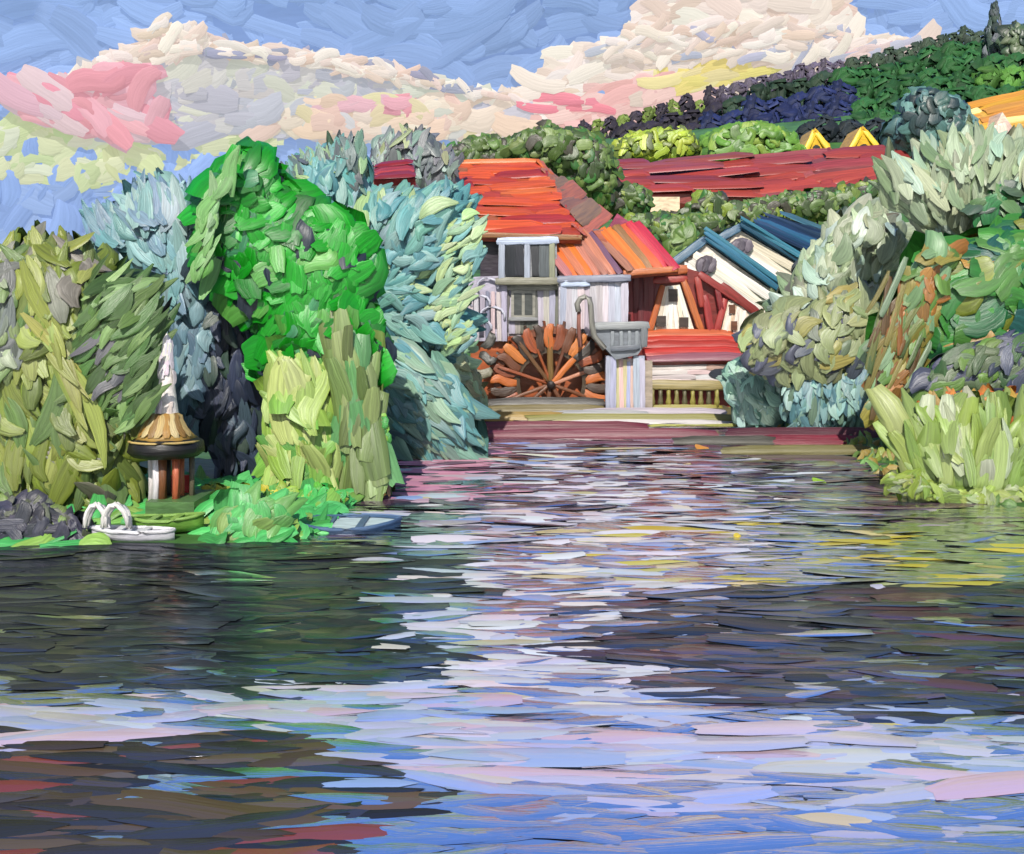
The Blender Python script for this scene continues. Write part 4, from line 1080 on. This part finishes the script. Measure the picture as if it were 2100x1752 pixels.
for x0, x1, y, Y, w, c in ((1490, 1815, 891, 45.1, 26, (84, 40, 52)), (1540, 1760, 905, 42.8, 22, (116, 34, 50)), (1380, 1600, 905, 42.7, 16, (70, 68, 60)), (1480, 1800, 924, 39.9, 16, (110, 104, 62))):
    A2, B2 = V(x0, y, Y), V(x1, y, Y)
    stroke_obj('board', (A2 + B2) / 2, B2 - A2, (0, -1, 0.9), (B2 - A2).length, w * Y / F * 1.3, 0.2, lin(c), mud, BAND)
bal = empty('balustrade', px(1400, 836, 54.6), 'olive stone balustrade on the weir below the red annex', 'balustrade')
stroke_obj('top_rail', V(1402, 790, 54.6), (1, 0, -0.02), (0, -1, 0.3), 160 * 54.6 / F, 22 * 54.6 / F, 0.3, lin((146, 132, 84)), bal, BAND)
stroke_obj('base_rail', V(1404, 838, 54.6), (1, 0, 0), (0, -1, 0.3), 156 * 54.6 / F, 16 * 54.6 / F, 0.3, lin((146, 136, 52)), bal, BAND)
for i in range(9):
    x = 1338 + i * 16.5
    tube('baluster', [V(x, 836, 54.6), V(x, 824, 54.6), V(x, 812, 54.6), V(x, 796, 54.6)], [0.1, 0.16, 0.1, 0.12], [(132, 124, 74), (96, 92, 66), (150, 142, 70)][i % 3], bal, seg=6)

# --- white houses with blue roofs
def blue_house(label, Y, face, left, apex, right, win, wc, side, band):
    h_ = house('white_house', face[0][0], Y + 3, label, 'house', 'white houses with blue roofs')
    ap3, l3, r3 = V(*apex, Y - 0.3), V(*left, Y - 0.3), V(*right, Y - 0.3)
    gw = prism('wall', [V(x, y, Y) for x, y in face], depth(9), (236, 226, 212), h_)
    back = Vector((7.5, 9.5, 1.2))
    nl = prism('roof', [l3, ap3, ap3 + depth(9.5), l3 + depth(9.5)], Vector((0, 0, 0.35)), (52, 80, 108), h_)
    nr = prism('roof', [ap3, r3, r3 + depth(9.5), ap3 + depth(9.5)], Vector((0.1, 0, 0.45)), (36, 84, 116), h_)
    w = side * Y / F
    strips('verge_board', ap3 + Vector((0, -0.05, 0.1)), r3 + Vector((0, -0.05, 0.1)), r3 + Vector((0, -0.05, 0.1 + w)), ap3 + Vector((0, -0.05, 0.1 + w)), 3, [(40, 104, 134), (60, 128, 156), (30, 72, 100)], nr, h=0.16, face=(0, -1, 0))
    stroke_obj('verge_board', (l3 + ap3) / 2 + Vector((0, -0.05, 0.2)), ap3 - l3, (0, -1, 0.2), (ap3 - l3).length, 0.55, 0.16, lin((70, 104, 130)), nl, BAND)
    q4 = [V(a, b_, Y - 0.03) for a, b_ in band]
    strips('wall_board', *q4, 4, [(240, 232, 220), (246, 240, 230), (232, 216, 196)], gw, h=0.10)
    x, y, rx, ry = win
    wn_ = prism('window', [V(a, b_, Y - 0.5) for a, b_ in ell(x, y, rx, ry, 12, 0.06)], depth(0.48), wc, gw)
    for k in range(3):
        stroke_obj('pane', V(x - rx * 0.55 + k * rx * 0.55, y, Y - 0.52), (0.3, 0, 1), (0.1, -1, 0.1), ry * 1.5 * Y / F, rx * 0.5 * Y / F, 0.1, lin((112, 102, 114) if k != 1 else (82, 74, 86)), wn_, DAB)
    return h_


blue_house('nearer white gabled house with steel blue roof and dark round window, beside the red timbers', 68,
           [(1388, 700), (1388, 546), (1448, 500), (1600, 608), (1600, 700)], (1374, 552), (1448, 496), (1600, 604), (1449, 544, 22, 20), (92, 82, 92), 26, [(1444, 506), (1598, 612), (1560, 670), (1396, 556)])
hB = blue_house('farther white gabled house with navy roof and dark round window, behind the first', 74,
                [(1478, 660), (1478, 500), (1520, 474), (1650, 552), (1650, 660)], (1470, 500), (1520, 470), (1650, 548), (1522, 505, 24, 17), (104, 96, 108), 22, [(1518, 478), (1648, 554), (1620, 610), (1482, 520)])
n1, n2, n3, n4 = V(1530, 462, 75), V(1600, 444, 84), V(1745, 486, 84), V(1690, 528, 75)
nv = prism('roof', [n1, n2, n3, n4], Vector((0, 0.2, -0.4)), (34, 60, 84), hB)
strips('roof_plank', n1, n4, n3, n2, 8, [(34, 66, 90), (46, 96, 118), (28, 46, 64), (70, 112, 130)], nv, h=0.2, face=(0, -1, 0.6))

# --- long red roofed barn
barn = house('long_barn', 1560, 108, 'very long barn with dull red roof stretching across the hillside', 'barn')
b1, b2, b3, b4 = V(1258, 348, 112), V(1882, 306, 112), V(1800, 388, 106), V(1256, 402, 106)
b1m, b4m = V(1440, 334, 112), V(1530, 432, 106)
rf = prism('roof', [V(1258, 346, 112), V(1882, 306, 112), V(1812, 388, 106), V(1540, 432, 106), V(1254, 402, 106)], Vector((0, 0.4, -0.5)), (142, 62, 58), barn)
BR = [(152, 60, 56, 3), (138, 58, 64, 2), (164, 66, 58, 2), (126, 66, 72, 1), (150, 74, 76, 1)]
strips('roof_course', V(1258, 346, 112), V(1540, 332, 112), V(1560, 424, 106), V(1258, 400, 106), 7, BR, rf, split=2, h=0.3, over=1.3, lift=0.75)
strips('roof_course', V(1520, 334, 112), V(1880, 308, 112), V(1808, 386, 106), V(1540, 428, 106), 8, BR, rf, split=3, h=0.3, over=1.3, lift=0.75)
prism('wall', [V(1262, 398, 107), V(1540, 424, 107), V(1806, 384, 107), V(1806, 440, 107), V(1540, 480, 107), V(1262, 452, 107)], depth(4), (236, 208, 176), barn)

prism('end_wall', rect(1326, 404, 1394, 442, 104.4), depth(2), (240, 212, 180), barn)

# --- yellow gables
def yellow(label, pts, win, Y):
    x = sum(p_[0] for p_ in pts) / len(pts)
    h_ = house('yellow_house', x, Y, label, 'house', 'small yellow houses on the hillside')
    w_ = prism('wall', [V(a, b_, Y) for a, b_ in pts] + [V(pts[-1][0], pts[-1][1] + 30, Y), V(pts[0][0], pts[0][1] + 30, Y)], depth(6), (226, 178, 28), h_)
    k = max(range(len(pts)), key=lambda i_: -pts[i_][1])
    for a, b_ in ((0, k), (k, len(pts) - 1)):
        A2, B2 = V(*pts[a], Y - 0.1), V(*pts[b_], Y - 0.1)
        rr = prism('roof', [A2, B2, B2 + depth(6.4), A2 + depth(6.4)], Vector((0, 0, 0.35)), (216, 166, 30), h_)
        stroke_obj('verge_board', (A2 + B2) / 2 + Vector((0, -0.1, 0.1)), B2 - A2, (0, -1, 0.2), (B2 - A2).length, 0.7, 0.35, lin((240, 200, 34)), rr, BAND)
    prism('window', [V(a, b_, Y - 0.35) for a, b_ in ell(*win, 10, 0.05)], depth(0.3), (44, 46, 40), w_)


yellow('small yellow gabled house partly hidden by the green mound, left of two', [(1646, 325), (1650, 302), (1672, 268), (1702, 296), (1706, 324)], (1675, 306, 8, 9), 138)
yellow('small yellow gabled house standing clear among dark trees, right of two', [(1736, 322), (1750, 296), (1770, 264), (1806, 298), (1808, 318)], (1772, 304, 9, 9), 138)

# --- ochre house at the right
oh = house('ochre_house', 2060, 128, 'ochre roofed house with small cream gable at the right edge of the hillside', 'house')
o1, o2, o3, o4 = V(1930, 232, 126), V(2130, 176, 132), V(2170, 262, 126), V(1990, 286, 124)
orf = prism('roof', [o1, o2, o3, o4], Vector((0, 0.3, -0.5)), (206, 160, 70), oh)
strips('roof_course', o1, o2, o3, o4, 8, [(232, 200, 128), (214, 164, 62), (204, 146, 48), (236, 208, 140), (196, 140, 60)], orf, h=0.3, split=2)
prism('wall', [V(1985, 284, 125), V(2170, 262, 125), V(2170, 330, 125), V(1990, 330, 125)], depth(6), (176, 96, 84), oh)
dg = prism('dormer', [V(2026, 288, 122.5), V(2056, 230, 122.5), V(2090, 282, 122.5)], depth(4), (232, 206, 188), oh)
strips('dormer_board', V(2040, 262, 122.4), V(2030, 286, 122.4), V(2086, 282, 122.4), V(2066, 250, 122.4), 3, [(236, 214, 200), (226, 190, 180)], dg, h=0.2)
q1, q2, q3, q4 = V(1990, 288, 121), V(2170, 278, 121), V(2170, 318, 118), V(2010, 318, 118)
pr_ = prism('porch_roof', [q1, q2, q3, q4], Vector((0, 0.3, -0.3)), (140, 66, 64), oh)
strips('roof_course', q1, q2, q3, q4, 4, [(148, 70, 68), (132, 58, 62), (160, 80, 72)], pr_, h=0.25)

# --- roof patch and cottage behind the teal willow
ct = house('hidden_cottage', 808, 62, 'cottage of which a dark red roof patch and white wall show behind the teal willow', 'house')
c1, c2, c3, c4 = V(770, 340, 53), V(846, 336, 53), V(852, 366, 51), V(766, 368, 51)
cr = prism('roof', [c1, c2, c3, c4], Vector((0, 0.2, -0.3)), (146, 44, 52), ct)
strips('roof_course', c1, c2, c3, c4, 4, [(150, 40, 50), (132, 46, 58), (166, 62, 66)], cr, h=0.14)
prism('wall', rect(770, 368, 848, 700, 53), depth(5), (206, 204, 200), ct)

# --- pavilion
pav = empty('pavilion', px(345, 1030, 27.6), 'small garden pavilion with gold roof, black rim and tall white spire', 'pavilion')
YP = 27.6
c0 = V(342, 900, YP)
s = YP / F


def lathe(name, prof, col, parent, seg=14):
    co, fa, uv = [], [], []
    for i, (r, z) in enumerate(prof):
        for j in range(seg):
            a = 2 * math.pi * j / seg
            rr = r * (1 + 0.04 * math.sin(3 * j + i))
            co.append((c0.x + rr * math.cos(a), c0.y + rr * math.sin(a), c0.z + z)); uv.append((j / seg * 6, i * 0.5))
    for i in range(len(prof) - 1):
        for j in range(seg):
            k = (j + 1) % seg
            fa.append((i * seg + j, i * seg + k, (i + 1) * seg + k, (i + 1) * seg + j))
    return link(bpy.data.objects.new(name, raw_mesh(name, np.array(co), np.array(fa), np.array(uv), np.tile(lin(col), (len(co), 1)), PAINT)), parent)


rfp = lathe('roof', [(0.05, 55 * s), (20 * s, 52 * s), (36 * s, 30 * s), (52 * s, 10 * s), (62 * s, 0), (10 * s, -2 * s)], (172, 136, 66), pav)
for i in range(9):
    a = math.radians(-160 + i * 17.5)
    A2 = c0 + Vector((math.cos(a) * 58 * s, math.sin(a) * 58 * s, 6 * s)); B2 = c0 + Vector((math.cos(a) * 22 * s, math.sin(a) * 22 * s, 50 * s))
    stroke_obj('roof_strip', (A2 + B2) / 2 + Vector((0, -0.02, 0.03)), B2 - A2, (math.cos(a), math.sin(a), 0.7), (B2 - A2).length, 17 * s, 0.07, lin([(186, 160, 104), (166, 124, 56), (200, 180, 130), (140, 106, 52)][i % 4]), rfp, DAB)
lathe('rim', [(60 * s, 2 * s), (74 * s, -4 * s), (76 * s, -24 * s), (62 * s, -36 * s), (10 * s, -36 * s)], (30, 28, 30), pav)
tube('rim_edge', [c0 + Vector((75 * s * math.cos(q_), 75 * s * math.sin(q_), -2 * s)) for q_ in np.linspace(-2.9, -0.25, 11)], [0.01] + [0.028] * 9 + [0.01], (206, 176, 110), pav, seg=6)
spire = lathe('spire', [(25 * s, 48 * s), (20 * s, 80 * s), (15 * s, 125 * s), (12 * s, 170 * s), (8 * s, 205 * s), (1 * s, 216 * s)], (236, 228, 222), pav, 10)
for k in range(12):
    z_ = RNG.uniform(55, 190); q_ = math.radians(RNG.uniform(-160, -20)); rr = (25 - 0.085 * (z_ - 48)) * s
    stroke_obj('spire_flake', c0 + Vector((rr * math.cos(q_), rr * math.sin(q_), z_ * s)), (0.06 * math.cos(q_), 0, 1), (math.cos(q_), math.sin(q_), 0.1), RNG.uniform(30, 60) * s, 11 * s, 0.03, pick([(240, 234, 230), (226, 214, 204), (214, 206, 214), (206, 180, 140, 0.5)], 1)[0], spire, DAB)
for k in range(16):
    y_ = RNG.uniform(665, 860); x_ = 300 + RNG.uniform(-22, 20) - max(0, y_ - 800) * 0.35
    stroke_obj('frond', V(x_, y_, 27.0), (math.cos(0.85), 0, math.sin(0.85)), (RNG.normal(0, 0.15), -1, 0.1), RNG.uniform(70, 110) * s, RNG.uniform(15, 24) * s, 0.05, pick([(76, 110, 56), (92, 122, 62), (122, 152, 92), (62, 90, 42)], 1)[0], fern, LEAF)
for x, c, w in ((311, (232, 224, 224), 8), (320, (238, 232, 236), 8), (333, (120, 76, 46), 9), (344, (56, 48, 46), 7), (360, (184, 98, 66), 8), (372, (196, 112, 76), 6), (393, (96, 90, 72), 6)):
    off = 0.0 if x in (333, 360, 320) else 0.5
    tube('post', [V(x, 1036, YP + off - 0.3), V(x + 1, 985, YP + off - 0.3), V(x, 932, YP + off - 0.3)], [w * s, w * s * 0.9, w * s], c, pav, seg=8)
prism('screen', rect(335, 975, 395, 1022, YP + 0.6), depth(0.1), (186, 42, 46), pav)
prism('floor', [V(298, 1030, YP - 0.8), V(398, 1030, YP - 0.8), V(398, 1030, YP - 0.8) + depth(1.9), V(298, 1030, YP - 0.8) + depth(1.9)], Vector((0, 0, -0.6)), (84, 120, 70), pav)


# --- boats
def boat(name, label, x0, x1, ytop, ybot, Y, hull_c, in_c, rim_c, beam=0.8, tilt=0.0, rise=0.12, hk=0.7):
    L_ = (x1 - x0) * Y / F
    zc = CAM_H - (ybot - HZ) * Y / F
    ht = (ybot - ytop) * Y / F * hk
    cx_ = ((x0 + x1) / 2 - 1050) * Y / F
    root = empty(name, (cx_, Y, zc), label, 'boat')
    NS = 11

    def section(t):
        w = beam / 2 * max(0.08, (1 - abs(2 * t - 1) ** 2.6))
        sh = rise * abs(2 * t - 1) ** 2 + tilt * (t - 0.5)
        x = cx_ - L_ / 2 + L_ * t
        return x, w, sh
    co, fa, uv = [], [], []
    for i in range(NS):
        x, w, sh = section(i / (NS - 1))
        for yy, zz in ((-w, ht + sh), (-w * 0.92, ht * 0.45 + sh), (-w * 0.6, 0 + sh * 0.8), (w * 0.6, sh * 0.8), (w * 0.92, ht * 0.45 + sh), (w, ht + sh)):
            co.append((x, Y + yy, zc + zz)); uv.append((i * 0.3, zz))
    for i in range(NS - 1):
        for j in range(5):
            q_ = i * 6 + j
            fa.append((q_, q_ + 1, q_ + 7, q_ + 6))
    fa += [(0, 1, 4, 5), (1, 2, 3, 4), ((NS - 1) * 6, (NS - 1) * 6 + 1, (NS - 1) * 6 + 4, (NS - 1) * 6 + 5), ((NS - 1) * 6 + 1, (NS - 1) * 6 + 2, (NS - 1) * 6 + 3, (NS - 1) * 6 + 4)]
    link(bpy.data.objects.new('hull', raw_mesh('hull', np.array(co), np.array(fa), np.array(uv), np.tile(lin(hull_c), (len(co), 1)), PAINT)), root)
    # floor inside
    co, fa, uv = [], [], []
    for i in range(NS):
        x, w, sh = section(i / (NS - 1))
        for yy in (-w * 0.95, w * 0.95):
            co.append((x, Y + yy, zc + ht * 0.88 + sh)); uv.append((i * 0.3, yy))
    for i in range(NS - 1):
        fa.append((i * 2, i * 2 + 2, i * 2 + 3, i * 2 + 1))
    link(bpy.data.objects.new('deck', raw_mesh('deck', np.array(co), np.array(fa), np.array(uv), np.tile(lin(in_c), (len(co), 1)), PAINT)), root)
    for sgn in (-1, 1):
        pts = []
        for i in range(NS):
            x, w, sh = section(i / (NS - 1))
            pts.append((x, Y + sgn * w, zc + ht + sh))
        tube('gunwale', pts, 0.045, rim_c, root, seg=6)
    for t_ in (0.35, 0.65):
        x, w, sh = section(t_)
        prism('thwart', [(x - 0.08, Y - w, zc + ht * 0.95 + sh), (x + 0.08, Y - w, zc + ht * 0.95 + sh), (x + 0.08, Y + w, zc + ht * 0.95 + sh), (x - 0.08, Y + w, zc + ht * 0.95 + sh)], Vector((0, 0, 0.04)), rim_c, root)
    return root, zc, ht


wb, zc, ht = boat('white_punt', 'white punt with two white canopy hoops lying at the left bank', 188, 358, 1078, 1108, 25.0, (214, 212, 220), (196, 198, 204), (232, 230, 234), 0.6, -0.06, 0.03)
for cx_, r_ in ((196, 22), (236, 26)):
    for dx in (0, 6):
        pts = [V(cx_ + dx + r_ * math.cos(q_), 1082 - 46 * math.sin(q_), 25.0 - 0.25 + 0.08 * dx) for q_ in np.linspace(0, math.pi, 9)]
        tube('canopy_hoop', pts, [0.04, 0.055, 0.065, 0.07, 0.075, 0.07, 0.065, 0.06, 0.05], (234, 230, 226), wb)
boat('green_rowboat', 'long grass green rowing boat on the bank behind the white punt', 262, 418, 1052, 1090, 25.7, (112, 160, 66), (92, 130, 60), (136, 176, 84), 0.8, 0.06, 0.08)
boat('blue_rowboat', 'blue rowing boat with pale grey inside, moored at the bank tip', 598, 822, 1046, 1094, 26.6, (46, 76, 112), (196, 214, 216), (72, 100, 136), 1.7, 0.0, 0.10, 0.45)
st = empty('boulder', px(772, 1012, 30.6), 'rounded golden brown boulder at the foot of the mossy trunk', 'stone')
co = []
b = Batch()
d = unit(RNG.normal(0, 1, (40, 3))); d[:, 2] = np.abs(d[:, 2])
b.add(np.array(px(772, 1012, 30.6)) + d * np.array((0.34, 0.3, 0.36)), np.cross(d, np.array((0.3, 1, 0.2))), d, 0.34, 0.2, 0.05, pick([(172, 124, 56), (200, 140, 60), (110, 96, 66), (150, 120, 80)], 40), DAB)
b.build('stone_face', PAINT, st)

# --- small plants on the left bank
for i, (x, y, lab, pal) in enumerate([(465, 1020, 'low yellow green weeds under the slate boughs', [(150, 170, 50), (120, 150, 60), (190, 190, 60)]), (560, 1022, 'yellow flowering weeds at the foot of the lime fronds', [(200, 190, 50), (140, 170, 60), (90, 170, 70)]),
                                      (660, 1022, 'bright green clump of weeds beside the mossy trunk', [(60, 180, 80), (90, 170, 60), (150, 170, 60)]), (520, 1080, 'broad olive and emerald leaf clump at the bank edge left of the blue boat', [(84, 172, 94), (100, 158, 80), (122, 150, 80)]),
                                      (345, 1050, 'small dark green weeds growing behind the green rowing boat', [(50, 110, 60), (90, 160, 90), (70, 150, 80)])]):
    big = i == 3
    Yp = 29.4 if not big else 25.4
    plant('bank_weeds', lab, 'weeds', x, Yp, y, [dict(poly=ell(x, y, 52 if not big else 70, 18 if not big else 40), n=34, L=34 if not big else 90, W=15 if not big else 34, pal=pal, ang=80 if not big else 65, jit=30 if not big else 16, thick=0.3, ind=14, kinds=DAB + LEAF)], r=0.03, limbs=0, group='weeds on the left bank')
for lab, x, y, c, sz in (('single bright green leaf floating on the dark water near the reeds', 1680, 990, (150, 190, 50), 24), ('single orange leaf floating in front of the plum beam', 1440, 921, (206, 140, 50), 26), ('small yellow leaf floating midstream', 1512, 1103, (214, 190, 60), 16)):
    Yl = F * CAM_H / (y - HZ)
    o = stroke_obj('floating_leaf', V(x, y, Yl) + Vector((0, 0, 0.04)), (1, 0.4, 0), (0, -0.3, 1), sz * Yl / F, sz * 0.5 * Yl / F * 2, 0.05, lin(c), None, LEAF)
    tag(o, lab, 'leaf')
